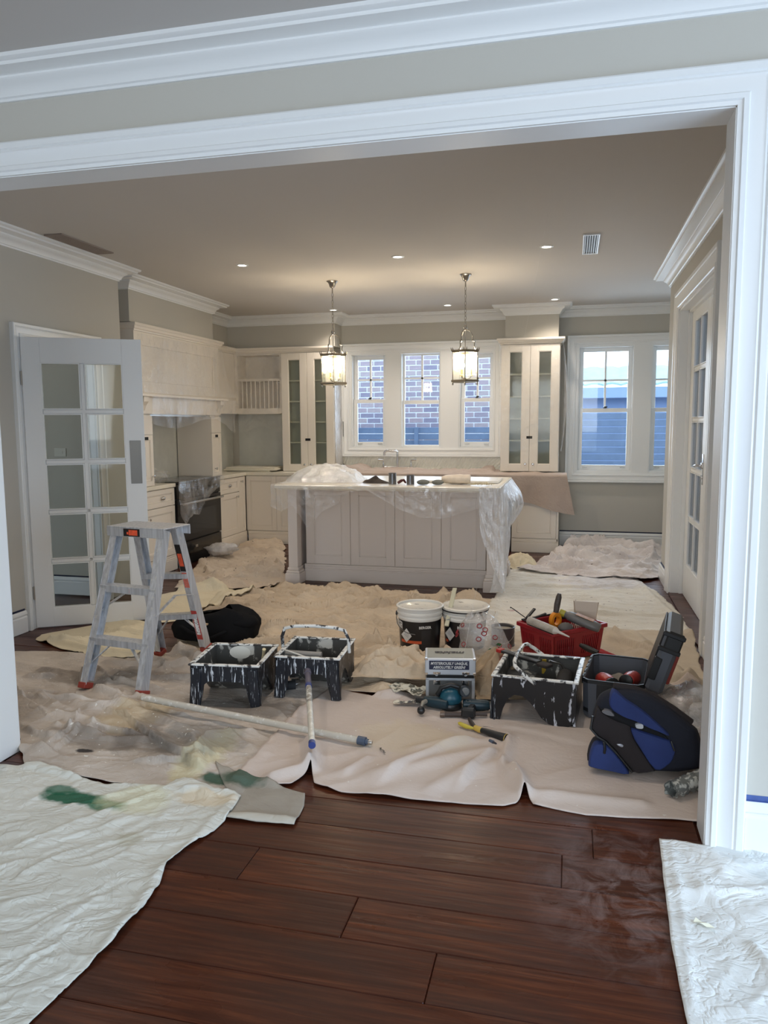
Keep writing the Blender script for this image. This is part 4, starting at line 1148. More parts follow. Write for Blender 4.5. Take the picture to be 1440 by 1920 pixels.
sheet('drop_sheet', 'pale paint-spotted sheet on the floor in front of the oven', DS['backleft'], c_back, .018,
      h0(RF(40, (-4.0, -2.7), (6.4, 9.2), .2, .5, (.3, .8), (.03, .06), (.06, .14), 8, .018), W(.2, .18, 8, .035, 41, 1.4, warp=.25, patchy=.8), W(-.4, .11, 8, .03, 43, 1.5, warp=.25, patchy=.8), W(.8, .1, 8, .022, 44, 1.5, warp=.25), LUMP(.4, .015, 7)), seed=8, edge_wave=.03)
sheet('drop_sheet', 'small cream canvas piece on the floor behind the stepladder, nearer the island', DS['creamb'], c_cream, .018,
      h0(RF(8, (-3.5, -2.8), (5.4, 6.5), .6, .5, (.3, .7), (.02, .04), (.06, .16), 12), W(.4, .3, 3, .02, 51, 1.6), F([(-2.98, 5.3), (-2.9, 5.75), (-2.72, 6.22)], .035, .03)), seed=9)
sheet('drop_sheet', 'beige canvas drop sheet under the red basket and the toolbox', DS['tan2'], c_tan2, .014,
      h0(RF(26, (-.6, .85), (3.9, 5.7), -.5, .4, (.3, .8), (.02, .05), (.06, .14), 9), W(-.5, .22, 3.4, .025, 61, 1.7), W(-.9, .12, 3, .022, 63, 1.8), LUMP(.4, .03, 8), FOLD([(.24, 5.56), (.41, 5.4), (.56, 5.01)], .05, .12), FOLD([(.28, 5.64), (.47, 5.28)], .04, .1), FOLD([(.58, 4.61), (.7, 4.55)], .05, .1), F([(.45, 5.6), (.62, 4.9), (.74, 4.5)], .05, .05), F([(.3, 5.55), (.5, 5.1)], .045, .04), F([(.7, 4.6), (.83, 4.75)], .06, .06)), seed=10, edge_wave=.02)
sheet('drop_sheet', 'brown stained canvas drop sheet under the stepladder, on the left', DS['brown'], c_brown, .0095,
      h0(RF(34, (-3.3, -1.5), (3.0, 4.5), -.25, .4, (.3, .9), (.018, .038), (.06, .16), 10, .012), W(-.15, .34, 4, .022, 71, 1.5), W(.5, .2, 5, .012, 73, 1.8, patchy=.7), W(-.5, .10, 6, .010, 76, 2, patchy=.7), W(.2, .05, 7, .005, 78, 1.6, patchy=.9), LUMP(.6, .015, 9), FOLD([(-2.95, 3.54), (-2.7, 3.56), (-2.4, 3.57), (-2.2, 3.68)], .03, .12), FOLD([(-2.61, 3.26), (-2.43, 3.2), (-2.26, 3.17), (-2.2, 3.19)], .022, .12, .02), FOLD([(-2.49, 3.52), (-2.25, 3.43), (-2.03, 3.26), (-1.84, 3.14), (-1.64, 3.0), (-1.5, 2.94)], .045, .12), FOLD([(-3.25, 3.88), (-3.11, 3.88), (-3.03, 3.93)], .035, .1), FOLD([(-2.53, 4.17), (-2.32, 4.33)], .03, .08), FOLD([(-1.63, 2.99), (-1.73, 3.31), (-1.61, 3.38), (-1.47, 3.46)][::-1], .03, .12),
         F([(-2.35, 3.55), (-2.0, 3.42), (-1.8, 3.3), (-1.6, 3.0)], .032, .035), F([(-2.75, 3.6), (-2.5, 3.5), (-2.25, 3.55)], .028, .028), F([(-2.4, 3.2), (-2.2, 3.15), (-2.0, 3.2)], .028, .03),
         F([(-2.40, 2.99), (-2.43, 3.1), (-2.50, 3.2)], .03, .045), FOLD([(-2.34, 2.95), (-2.37, 3.15), (-2.30, 3.4)], .02, .08, .02), F([(-3.2, 4.0), (-2.8, 4.0)], .02, .025), F([(-2.9, 4.25), (-2.3, 4.3), (-1.9, 4.2)], .022, .03)), seed=11, edge_wave=.02)
sheet('drop_sheet', 'cream folded canvas lying by the foot of the left glazed door', DS['cream'], c_cream, .016,
      h0(RF(10, (-3.7, -2.8), (4.4, 5.2), .2, .5, (.3, .7), (.02, .04), (.06, .16), 11), W(.2, .3, 3, .03, 81, 1.5), W(-.6, .18, 3, .02, 82, 1.8), F([(-3.5, 4.62), (-3.2, 4.5), (-2.9, 4.42)], .025, .03)), seed=12)
sheet('drop_sheet', 'clean pinkish beige canvas sheet laid along the opening, under the poles', DS['pink'], c_pink, .0125,
      h0(W(1.0, .30, 4, .016, 91, 1.6), W(.35, .5, 3, .010, 93, 1.4),
         FOLD([(-.3, 3.75), (-.275, 3.57), (-.28, 3.3), (-.19, 3.1)], .035, .06, .02), FOLD([(-.79, 3.0), (-.70, 3.24), (-.57, 3.44), (-.41, 3.6)], .03, .1, .03), FOLD([(-.455, 3.03), (-.4, 3.3), (-.31, 3.5)], .028, .07, .03), FOLD([(-.96, 3.05), (-.87, 3.31)], .02, .08, .03), F([(-.22, 3.3), (-.19, 3.2), (-.165, 3.1)], .05, .03), F([(-.16, 3.1), (-.02, 3.12), (.3, 3.12)], .018, .035),
         F([(-1.2, 3.35), (-1.13, 3.2), (-1.11, 3.11)], .055, .03), F([(-1.24, 2.98), (-1.12, 3.1)], .035, .03), F([(-.8, 3.1), (-.55, 3.3), (-.36, 3.45)], .022, .05), F([(-.55, 3.02), (-.45, 3.2), (-.3, 3.35)], .018, .04), F([(-.7, 3.4), (-.4, 3.6), (-.3, 3.8)], .016, .04)), seed=13, edge_wave=.006, edge_lift=.75)
sheet('drop_sheet', 'grey stained corner flap of canvas lying on the bare boards', DS['tail'], c_tail, .012,
      h0(W(1.2, .25, 3, .016, 101, 1.6), F([(-1.36, 2.62), (-1.2, 2.66), (-1.0, 2.67)], .02, .035)), seed=14, edge_wave=.006, edge_lift=.7)
sheet('drop_sheet', 'white cotton sheet with a green paint smear, front left of the floor', DS['frontleft'], c_front, .0115,
      h0(RF(22, (-2.4, -1.3), (1.5, 2.8), .75, .4, (.2, .6), (.004, .009), (.04, .10), 13, .012), W(.75, .06, 6, .006, 111, 1.5, warp=.8, patchy=1.0), W(.35, .05, 5, .005, 112, 1.5, warp=.8, patchy=.9), W(.5, .13, 5, .004, 113, 1.6), W(1.2, .08, 5, .005, 115, 1.7),
         FOLD([(-1.63, 2.83), (-1.85, 2.45), (-2.0, 2.2)], .014, .09, .02), F([(-1.33, 2.78), (-1.34, 2.45), (-1.36, 2.25), (-1.33, 2.1), (-1.31, 1.8)], .014, .022), F([(-1.56, 2.80), (-1.5, 2.82), (-1.45, 2.78)], .02, .025)), seed=15, edge_wave=.006, edge_lift=.8)
sheet('drop_sheet', 'white creased cotton sheet at the front right, beside the right jamb', DS['frontright'], c_fright, .0115,
      h0(W(.35, .14, 4, .012, 121, 1.6, patchy=.9), W(-.8, .11, 4, .011, 123, 1.7), W(1.3, .13, 3, .008, 125, 1.8),
         F([(.34, 2.0), (.37, 2.4), (.38, 2.8)], .006, .012), F([(.55, 2.3), (.62, 2.1), (.75, 2.0)], .018, .018), F([(.45, 2.55), (.65, 2.6), (.9, 2.75)], .014, .02)), seed=16, edge_wave=.004, edge_lift=.8)

# ------------------------------------------------------------------ tools on the floor
def beam(m, p0, p1, w, t, side=(1, 0, 0), b=0.0):
    # rectangular bar from p0 to p1; w across 'side', t across the other way
    p0, p1 = Vector(p0), Vector(p1)
    d = (p1 - p0); L_ = d.length; d.normalize()
    s = Vector(side); s = (s - d * s.dot(d)).normalized(); n = d.cross(s)
    M = Matrix((s, n, d)).transposed().to_4x4(); M.translation = p0
    return m.box(-w / 2, w / 2, -t / 2, t / 2, 0, L_, b, M)
def blob(m, c, r, amp=.1, seed=0, nu=18, nv=11, fr=3.0, flat=0.0, M=None):
    rows = []
    for i in range(nu):
        a = 2 * PI * i / nu; row = []
        for j in range(nv):
            t = PI * j / (nv - 1)
            d = Vector((math.cos(a) * math.sin(t), math.sin(a) * math.sin(t), math.cos(t)))
            k = 1 + amp * mn.noise(d * fr + Vector((seed, seed * 1.7, 0))) + amp * .5 * mn.noise(d * fr * 2.3 + Vector((seed, 0, seed)))
            z = d.z * r[2] * k
            row.append((c[0] + d.x * r[0] * k, c[1] + d.y * r[1] * k, max(c[2] + z, c[2] - r[2] * (1 - flat))))
        rows.append(row)
    return m.grid(rows, M, True)
ALU = Mat('ladder_aluminium')
n_ = ALU.noise(ALU.map((60, 60, 3)), 1.0, 4); s_ = ALU.noise(ALU.map(), 30, 3)
ALU.color(ALU.mix(ALU.rng(s_, .62, .68, 0, .7), ALU.ramp(n_, [(.3, srgb(176, 176, 178)), (.7, srgb(214, 215, 218))]), srgb(214, 212, 204))).set(Metallic=.45, Roughness=.4)
ALU = ALU.m
REDP = plain('red_rubber', srgb(150, 60, 48), .6)
ORNG = plain('sticker_orange', srgb(222, 86, 52), .5, var=.2, vs=60)
STKB = plain('sticker_black', srgb(26, 24, 24), .45)
WHTE = plain('label_white', srgb(216, 214, 210), .5)

lad = thing('stepladder', 'aluminium double-sided stepladder with red feet, standing before the left door', 'stepladder', (-2.52, 4.17, .012))
base = Vector((-2.52, 4.17, .012))
FT = {'FL': (-2.776, 3.821), 'FR': (-2.342, 3.766), 'BL': (-2.682, 4.516), 'BR': (-2.29, 4.47)}
TP = {'FL': (-2.715, 4.135), 'FR': (-2.335, 4.075), 'BL': (-2.66, 4.262), 'BR': (-2.345, 4.235)}
LZ = .93
st = {}
sd = Vector((.99, -.12, 0)).normalized()
for k in FT:
    p0 = Vector((*FT[k], hz(*FT[k], .03) + .004)) - base; p1 = Vector((*TP[k], LZ - .006)) - base
    d = (p1 - p0)
    inn = 1 if k[1] == 'L' else -1
    fwd = sd.cross(Vector((0, 0, 1))).normalized()      # across the stile: towards the viewer
    m = MB()
    beam(m, p0 + d * .035, p1, .0035, .066, sd)
    for e in (-1, 1):
        beam(m, p0 + d * .035 + fwd * e * .031 + sd * inn * .02, p1 + fwd * e * .031 + sd * inn * .02, .044, .004, sd)
    stl = m.build('stile', ALU, lad)
    f = MB(); beam(f, p0 + sd * inn * .014, p0 + d * .036 + sd * inn * .014, .052, .074, sd, .003); f.build('foot', REDP, stl)
    st[k] = (p0, p1, stl)
P = lambda k, t: st[k][0].lerp(st[k][1], t)
m = MB()
c = sum((Vector((*TP[k], 0)) for k in TP), Vector()) / 4 - Vector((base.x, base.y, 0))
yaw = math.atan2(-.06, .38)
m.box(-.215, .215, -.125, .125, LZ - .008, LZ, .002, T(c.x, c.y, 0, rz=yaw))
m.box(-.215, .215, -.125, -.121, LZ - .06, LZ - .008, .001, T(c.x, c.y, 0, rz=yaw)).box(-.215, .215, .121, .125, LZ - .06, LZ - .008, .001, T(c.x, c.y, 0, rz=yaw))
pl_ = m.build('platform', ALU, lad)
s1 = MB().box(-.085, .035, -.1275, -.1255, LZ - .056, LZ - .010, 0, T(c.x, c.y, 0, rz=yaw)).build('sticker', STKB, pl_)
MB().box(-.045, .02, -.1285, -.1275, LZ - .050, LZ - .017, .0004, T(c.x, c.y, 0, rz=yaw)).box(-.06, -.048, -.1285, -.1275, LZ - .045, LZ - .030, 0, T(c.x, c.y, 0, rz=yaw)).build('sticker_print', ORNG, pl_)
for a, b, nm in (('FL', 'FR', 'front'), ('BL', 'BR', 'rear')):
    for t in (.315, .64):
        q0, q1 = P(a, t), P(b, t)
        m = MB()
        dd_ = 1 if nm == 'front' else -1
        beam(m, q0, q1, .078 if nm == 'front' else .05, .005, (0, 1, 0)); 
        beam(m, q0 + Vector((0, -.037 * dd_, -.018)), q1 + Vector((0, -.037 * dd_, -.018)), .003, .04, (0, 1, 0))
        beam(m, q0 + Vector((0, .037 * dd_, -.014)), q1 + Vector((0, .037 * dd_, -.014)), .003, .03, (0, 1, 0))
        o = m.build('step', ALU, lad)
        if nm == 'front' and t > .5:
            mid = (q0 + q1) / 2 + Vector((.03, -.0395, -.02)); MB().box(mid.x - .02, mid.x + .02, mid.y - .001, mid.y + .0005, mid.z - .013, mid.z + .013).build('sticker', plain('sticker_pale_red', srgb(190, 150, 150), .5), o)
for a, b in (('FL', 'FR'), ('BL', 'BR')):
    for e, t in ((a, .13), (b, .13)):
        tgt = P(a, .30).lerp(P(b, .30), .38 if e == a else .62)
        m = MB(); beam(m, P(e, t), tgt, .022, .006, (0, 1, 0)); m.build('brace', ALU, lad)
for s in ('L', 'R'):
    k1 = P('F' + s, .47); k2 = P('B' + s, .47); mid = (k1 + k2) / 2 + Vector((0, 0, .06))
    for q in (k1, k2):
        m = MB(); beam(m, q, mid, .018, .005, (1, 0, 0)); m.build('spreader', ALU, lad)
def on_stile(k, t0, t1, w, mat, nm, off, par):
    inn = -1
    q0, q1 = P(k, t0), P(k, t1); fwd = sd.cross(Vector((0, 0, 1))).normalized(); fwd = fwd if fwd.y < 0 else -fwd
    m = MB(); beam(m, q0 + fwd * off + sd * -.018, q1 + fwd * off + sd * -.018, w, .001, sd); return m.build(nm, mat, par)
on_stile('BR', .66, .87, .040, STKB, 'sticker', .0345, st['BR'][2]); on_stile('BR', .70, .80, .03, ORNG, 'sticker_print', .0355, st['BR'][2])
on_stile('BR', .53, .65, .036, plain('sticker_coral', srgb(206, 110, 92), .5, var=.25, vs=70), 'sticker', .0345, st['BR'][2])
on_stile('BR', .10, .34, .042, plain('sticker_red', srgb(170, 60, 54), .5), 'sticker', .0345, st['BR'][2])
on_stile('BR', .14, .31, .028, splatter('sticker_print_white', srgb(228, 224, 220), srgb(60, 50, 50), (90, 90, 90), .56, .03), 'sticker_print', .0355, st['BR'][2])

# ------------------------------------------------------------------ legged roller trays
TRAYB = splatter('tray_black_drips', (.014, .014, .017, 1), srgb(214, 216, 218), (90, 90, 13), .60, .04, .35, .70)
TRAYF = splatter('tray_black_runs', (.012, .014, .02, 1), srgb(214, 218, 222), (80, 80, 9), .585, .04, .35, .66)
TRAYR = splatter('tray_rim_paint', (.03, .03, .034, 1), srgb(226, 226, 222), (24, 24, 24), .44, .05, .3)
TRAYI = splatter('tray_inside_paint', srgb(74, 74, 72), srgb(206, 204, 196), (9, 9, 7), .55, .06, .3, .68)
TRAYC = splatter('tray_clean_black', (.012, .012, .014, 1), srgb(206, 208, 216), (30, 30, 9), .60, .03, .3)
def tray(name, label, loc, rz, mats, handle, W_=.375, D=.40, H=.235):
    r = thing(name, label, 'roller tray', loc, rz, group=None)
    w = W_ / 2; front_m, side_m, rim_m, in_m = mats
    arch = lambda x0, x1, z0, n=9: [(x0 + (x1 - x0) * i / (n - 1), z0 + .095 * math.sin(PI * i / (n - 1)) ** .45) for i in range(n)]
    poly = [(-w - .014, 0), (-w + .042, 0)] + [(-w + .058 + .0, .06), (-w + .068, .12), (-w + .095, .142), (w - .095, .142), (w - .068, .12), (w - .058, .06)] + [(w - .042, 0), (w + .014, 0), (w, H), (-w, H)]
    MB().prism(poly, 'y', 0, .012).build('front_panel', front_m, r)
    side = [(0, 0), (.035, 0), (.05, .06), (.075, .115), (.11, .142), (.15, .14), (.19, .11), (.25, .04), (.285, .008), (.31, .0), (D - .04, .0), (D - .02, .012), (D - .006, .05), (D, H), (0, H)]
    for s in (-1, 1):
        MB().prism(side, 'x', s * w - .006, s * w + .006).build('side_panel', side_m, r)
    MB().box(-w, w, D - .012, D, .006, H).build('back_panel', side_m, r)
    m = MB().grid([[(x, y, z) for x in (-w + .005, w - .005)] for y, z in ((.01, .150), (.13, .142), (.17, .135), (.20, .105), (.25, .035), (.28, .012), (D - .01, .012))])
    m.grid([[(x, y, z) for x in (-w + .005, w - .005)] for y, z in ((.01, .146), (.13, .138), (.168, .131), (.197, .101), (.247, .031), (.28, .006), (D - .01, .006))])
    m.build('tray_floor', in_m, r)
    # inner faces, wet with paint
    mi = MB()
    for s in (-1, 1): mi.prism([(.012, .15), (.13, .145), (.20, .105), (.26, .03), (D - .013, .014), (D - .013, H - .002), (.012, H - .002)], 'x', s * (w - .009), s * (w - .0065))
    mi.box(-w + .006, w - .006, D - .0155, D - .0125, .014, H - .002).box(-w + .006, w - .006, .0125, .015, .15, H - .002)
    mi.build('lining', in_m, r)
    rm = MB()
    for a in ((-w - .014, w + .014, -.012, .014), (-w - .014, w + .014, D - .014, D + .012), (-w - .014, -w + .012, .014, D - .014), (w - .012, w + .014, .014, D - .014)):
        rm.box(a[0], a[1], a[2], a[3], H - .004, H + .006, .003)
    rm.build('rim', rim_m, r)
    # splayed leg ribs at the front corners
    for s in (-1, 1):
        lg = MB(); beam(lg, (s * (w - .014), -.010, 0), (s * (w - .03), -.004, H - .02), .055, .014, (1, 0, 0), .004); lg.build('leg', front_m, r)
    if handle:
        px, py, a, hh = handle
        pts = [(-w - .02, 0, 0), (-w - .02, 0, hh * .55), (-w + .0, 0, hh * .9), (-w + .06, 0, hh), (0, 0, hh * 1.04), (w - .06, 0, hh), (w - .0, 0, hh * .9), (w + .02, 0, hh * .55), (w + .02, 0, 0)]
        hm = MB(); hm.tube(pts, .0105, 8, M=T(0, py, H - .02, rx=a)); hm.build('handle', rim_m, r, smooth=60)
    return r
t1 = tray('roller_tray', 'paint-splashed black roller tray on legs, left one below the stepladder', (-1.825, 3.735, hz(-1.82, 3.76)), .12, (TRAYF, TRAYB, TRAYR, TRAYI), None)
t2 = tray('roller_tray', 'paint-splashed black roller tray with its carry handle raised, resting the roller pole', (-1.425, 3.955, hz(-1.42, 3.98)), .07, (TRAYF, TRAYB, TRAYR, TRAYI), (0, .20, .18, .155), W_=.36)
t3 = tray('roller_tray', 'glossy black roller tray with brushes inside, right one before the toolbox', (-.355, 4.10, hz(-.33, 4.1)), -1.66, (TRAYF, TRAYC, TRAYR, TRAYI), (0, .22, .95, .15), W_=.42, D=.42)
# contents of the trays
PAINTW = plain('wet_white_paint', srgb(226, 224, 214), .2)
def part_of(o, par): o.parent = par; return o
MB().lathe([(0, 0), (.045, 0), (.05, .003), (.03, .005), (0, .006)], 18, T(-.03, .383, .192, rx=PI / 2) @ Matrix.Diagonal((1.3, .8, 1, 1))).build('paint_patch', PAINTW, t1, smooth=40)
br1 = thing('paint_brush', 'brush handle sticking up out of the left roller tray', 'brush', (-1.74, 4.08, .19), .4, rot=(.5, .15, .3))
MB().tube([(0, 0, -.10), (0, 0, -.02), (0, 0, .03), (0, 0, .065)], [.012, .011, .009, .011], 8).build('handle', plain('pale_wood', srgb(216, 200, 160), .5), br1, smooth=60)
MB().box(-.022, .022, -.008, .008, -.16, -.10, .003).build('bristles', PAINTW, br1)
mr = thing('mini_roller', 'black mini roller lying against the right side of the left tray', 'roller', (-1.60, 4.06, hz(-1.6, 4.06) + .026), .5)
MB().tube([(-.06, 0, 0), (.06, 0, 0)], .026, 16).build('sleeve', plain('roller_black', (.02, .02, .022, 1), .8), mr, smooth=60)
MB().tube([(.06, 0, 0), (.085, 0, .01), (.09, .05, .02), (.05, .12, .0)], .004, 6).build('wire', STEEL, mr, smooth=60)
b3 = thing('paint_brush', 'wide black-handled brush with red ferrule lying across the right tray', 'brush', (-.20, 4.18, .247), 0, rot=(0, .02, -.62))
MB().box(-.20, .06, -.02, .02, -.006, .01, .004).build('handle', BLACKP, b3); MB().box(-.235, -.20, -.021, .021, -.008, .012, .003).build('ferrule', plain('brush_red', srgb(178, 44, 40), .4), b3); MB().box(.06, .13, -.03, .03, -.012, .006, .004).build('bristles', plain('bristle_dark', srgb(52, 44, 40), .9), b3)
r3 = thing('paint_roller', 'dark roller sleeve resting in the deep end of the right tray', 'roller', (-.02, 4.10, .16), 0, rot=(.2, 0, 1.5))
MB().tube([(-.11, 0, 0), (.11, 0, 0)], .042, 18).build('sleeve', plain('roller_dark', srgb(40, 38, 38), .9, bump=.5, bs=200), r3, smooth=60)
MB().tube([(.11, 0, 0), (.14, 0, .01), (.14, .04, .05), (.05, .10, .08)], .005, 6).build('wire', STEEL, r3, smooth=60)
ys = thing('scraper', 'yellow plastic strip scraper standing at the back of the right tray', 'scraper', (-.13, 4.285, .14), .0, rot=(.1, 0, .1))
MB().box(-.012, .012, -.003, .003, 0, .088, .002).build('strip', plain('yellow_strip', srgb(190, 160, 60), .4), ys)

# ------------------------------------------------------------------ poles
POLE = splatter('pole_pale_paint', srgb(190, 182, 168), srgb(216, 212, 204), (30, 30, 30), .55, .1, .4)
BLUEC = plain('collar_blue', srgb(54, 68, 128), .4)
GREYC = plain('collar_slate', srgb(70, 82, 100), .45)
pa, pb = Vector((-2.215, 3.55, hz(-2.2, 3.55) + .022)), Vector((-.90, 3.392, hz(-.9, 3.39) + .018))
q = (pb - pa)
p1_ = thing('extension_pole', 'long pale extension pole lying left to right across the sheets', 'pole', pa)
mids = [pa.lerp(pb, t) for t in (0, .25, .5, .75, 1)]
zl = max(hz(v.x, v.y, .03) for v in mids) - min(pa.z, pb.z) + .019
pa.z = max(pa.z, hz(pa.x, pa.y) + .02); pb.z = max(pb.z, hz(pb.x, pb.y) + .019)
lift = max(0, max(hz(v.x, v.y, .02) + .017 - v.z for v in mids[1:4]))
p1_.location = pa + Vector((0, 0, lift))
e = pb - pa
MB().tube([Vector((0, 0, 0)), e * .945], .0175, 14).build('tube', POLE, p1_, smooth=50)
MB().tube([e * .945, e * .975], .021, 14).tube([e * .975, e * .985], .014, 12).build('collar', GREYC, p1_, smooth=50)
MB().tube([e * .985, e * .992, e], [.011, .012, .010], 12).build('thread_tip', STEEL, p1_, smooth=50)
a0, a1 = Vector((-1.455, 4.045, .175)), Vector((-1.105, 3.115, hz(-1.11, 3.11) + .03))
p2_ = thing('roller_pole', 'pole with roller frame leaning from the middle tray down to the sheet hem', 'pole', a1)
e = a0 - a1
tz = lambda t: e * t
MB().tube([tz(.03), tz(.46)], .0145, 14).build('grip', splatter('pole_cream', srgb(206, 200, 186), srgb(228, 224, 212), (30, 30, 30), .5, .1, .35), p2_, smooth=50)
MB().tube([tz(0), tz(.03)], .0165, 14).tube([tz(.665), tz(.70)], .018, 14).build('collar', BLUEC, p2_, smooth=50)
MB().tube([tz(.46), tz(.665)], .0155, 14).build('shaft', splatter('pole_grubby', srgb(150, 144, 134), srgb(216, 214, 206), (40, 40, 40), .5, .06, .4), p2_, smooth=50)
MB().tube([tz(.70), tz(.86)], [.017, .015], 14).tube([tz(.86), tz(.90)], .02, 12).build('handle', plain('grey_violet_grip', srgb(104, 98, 110), .5), p2_, smooth=50)
up = tz(.90)
MB().tube([up, up + Vector((-.02, .05, .04)), up + Vector((-.03, .06, .06)), up + Vector((-.17, .09, .085)), up + Vector((-.19, .14, .05))], .005, 8).build('frame', plain('painted_wire', srgb(220, 218, 210), .35), p2_, smooth=60)
rl = up + Vector((-.19, .14, .05))
MB().tube([rl, rl + Vector((.22, .02, -.005))], .019, 14).build('sleeve', plain('roller_wet', srgb(150, 146, 140), .7, bump=.4, bs=150), p2_, smooth=60)

# ------------------------------------------------------------------ paint buckets
BUCKB = plain('bucket_black', (.012, .012, .014, 1), .28)
BUCKW = plain('bucket_white', srgb(226, 224, 218), .4)
ORBD = plain('band_orange', srgb(214, 96, 58), .4)
PAINTT = splatter('drying_paint', srgb(226, 222, 212), srgb(120, 116, 110), (18, 18, 18), .62, .05, .18)
def bucket(label, x, y, h, orange, lid):
    r = thing('paint_bucket', label, 'paint bucket', (x, y, hz(x, y, .08)), 0)
    k = h / .30
    MB().lathe([(0, 0), (.132, 0), (.136, .004), (.147, .205 * k), (.148, .215 * k)], 40).build('label_wrap', BUCKB, r, smooth=40)
    MB().lathe([(.148, .213 * k), (.150, .222 * k), (.1545, .224 * k), (.1545, .234 * k), (.151, .237 * k), (.151, .25 * k), (.157, .253 * k), (.157, .266 * k), (.1525, .27 * k), (.1535, h - .008), (.162, h - .006), (.164, h), (.158, h + .004), (.150, h + .002), (.148, h - .03), (.146, h - .10)], 40).build('collar', BUCKW, r, smooth=35)
    if lid:
        MB().lathe([(0, h - .018), (.12, h - .018), (.128, h - .012), (.149, h - .012)], 36).build('lid', PAINTT, r, smooth=40)
    else:
        MB().lathe([(0, h + .004), (.13, h + .004), (.14, h + .010), (.158, h + .010), (.165, h + .006), (.166, h - .006), (.160, h - .010)], 36, T(.004, .006, .004, rx=.02)).build('lid', PAINTT, r, smooth=40)
        MB().lathe([(.160, h - .016), (.1665, h - .014), (.1665, h - .006), (.160, h - .004)], 36).build('seal_ring', BLACKP, r, smooth=40)
    def curved(a0, a1, z0, z1, mat, nm, off=.001, slant=0):
        n = 10; rows = []
        for i in range(n + 1):
            a = a0 + (a1 - a0) * i / n
            rows.append([((.136 + .0117 * z / (.205 * k) + off) * math.cos(a), (.136 + .0117 * z / (.205 * k) + off) * math.sin(a), z) for z in (z0, z1)])
        return MB().grid(rows).build(nm, mat, r)
    if orange: curved(-2.45, -1.30, .062 * k, .082 * k, ORBD, 'band')
    else: curved(-2.6, -2.35, .05 * k, .07 * k, ORBD, 'band')
    a = -2.05 if orange else -2.2
    rr = .144
    MB().prism([(-.045, 0), (0, -.048), (.045, 0), (0, .048)], 'y', -.001, .0, T(rr * math.cos(a) * 1.008, rr * math.sin(a) * 1.008, .115 * k, rz=a + PI / 2)).build('diamond_label', WHTE, r)
    for q_ in range(3):
        MB().box(-.02, .02, -.0016, -.001, q_ * .010 - .006, q_ * .010 - .003, 0, T(rr * math.cos(a) * 1.008, rr * math.sin(a) * 1.008, .115 * k, rz=a + PI / 2, ry=.5)).build('small_print', plain('print_grey%d%d' % (q_, orange), srgb(150, 150, 150), .5), r)
    a = -1.14 if orange else -1.5
    text('BERGER', .024, WHTE, r, T(.1462 * math.cos(a), .1462 * math.sin(a), .175 * k, rz=a + PI / 2, rx=PI / 2), bold=.0006)
    if orange:
        a = -2.62
        text('BERGER', .062, WHTE, r, T(.1475 * math.cos(a), .1475 * math.sin(a), .18 * k, rz=a + PI / 2, rx=PI / 2), sx=.62, bold=.0012)
        curved(-1.30, -.85, .02 * k, .155 * k, plain('data_panel', srgb(40, 40, 44), .4), 'data_panel')
    # bail handle
    pts = []
    for i in range(15):
        t = PI * i / 14
        pts.append((.158 * math.cos(PI + t * 1.0), -.02 - .150 * math.sin(t), .235 * k - .10 * math.sin(t)))
    if orange: MB().tube(pts[:8], .0028, 6).build('bail', plain('bail_wire', srgb(120, 118, 116), .4, .6), r, smooth=60)
    MB().lathe([(0, 0), (.016, .0), (.016, .012), (0, .014)], 12, T(-.156, 0, .235 * k, ry=-PI / 2)).build('bail_ear', BLACKP, r)
    return r
k1 = bucket('black paint bucket with orange band and white lid, left of the pair', -.997, 5.07, .30, True, True)
k2 = bucket('black paint bucket with black-edged open rim and stirring stick, right of the pair', -.70, 5.17, .275, False, False)
stk = thing('stirring_stick', 'paint-coated wooden stick leaning on the right bucket rim', 'stick', (-.79, 4.985, .19), 0)
m = MB(); beam(m, (-.01, .01, 0), (.012, .235, .215), .03, .012, (1, 0, 0), .003); m.build('stick', splatter('stick_paint', srgb(206, 202, 176), srgb(130, 140, 140), (20, 20, 20), .58, .05, .4), stk)
tn = thing('paint_tin', 'grey metal paint tin without lid, just right of the buckets', 'tin', (-.445, 5.27, hz(-.44, 5.27)), 0)
TINM = plain('tin_label_grey', srgb(84, 82, 84), .35, .3)
MB().lathe([(0, 0), (.083, 0), (.083, .004), (.080, .007), (.080, .123), (.084, .126), (.084, .132), (.078, .134), (.070, .128), (.069, .09)], 30).build('body', TINM, tn, smooth=35)
MB().lathe([(0, .112), (.069, .112)], 24).build('paint', plain('dusty_paint', srgb(170, 164, 150), .4), tn)
MB().tube([(.081 * math.cos(t), .081 * math.sin(t) - .01, .10 - .10 * math.sin(t) * 0 - .07 * abs(math.sin(t))) for t in [PI * i / 10 - PI * .5 for i in range(11)]], .002, 6).build('bail', STEEL, tn, smooth=60)

# ------------------------------------------------------------------ metal case with stickers
CASEM = plain('case_aluminium', srgb(196, 200, 206), .35, .35)
CASED = plain('case_panel', srgb(150, 150, 140), .45, .2)
cs = thing('tool_case', 'small aluminium tool case, lid propped open, with slogan sticker', 'tool case', (-.635, 4.105, hz(-.63, 4.15, .1)), .18)
w = .137
MB().box(-w, w, 0, .20, 0, .118, .004).build('body', plain('case_body_grey', srgb(112, 112, 110), .4, .3), cs)
m = MB()
for xx in (-w, w - .018): m.box(xx, xx + .018, -.004, .006, 0, .12, .002)
m.box(-w, w, -.004, .006, .108, .122, .002); m.build('edge_trim', CASEM, cs)
MB().box(-w + .006, w - .006, -.002, .19, .120, .140).build('gap_shade', DARK, cs)  # black block fills the gap below the lid in place of its shade
ld = MB().box(-w - .004, w + .004, -.012, .21, .0, .095, .005, T(0, 0, .142, rx=-.02)).build('lid', CASEM, cs)
MB().box(-w + .008, w - .008, .0, .20, .0951, .0965, 0, T(0, 0, .142, rx=-.02)).build('lid_panel', CASED, ld)
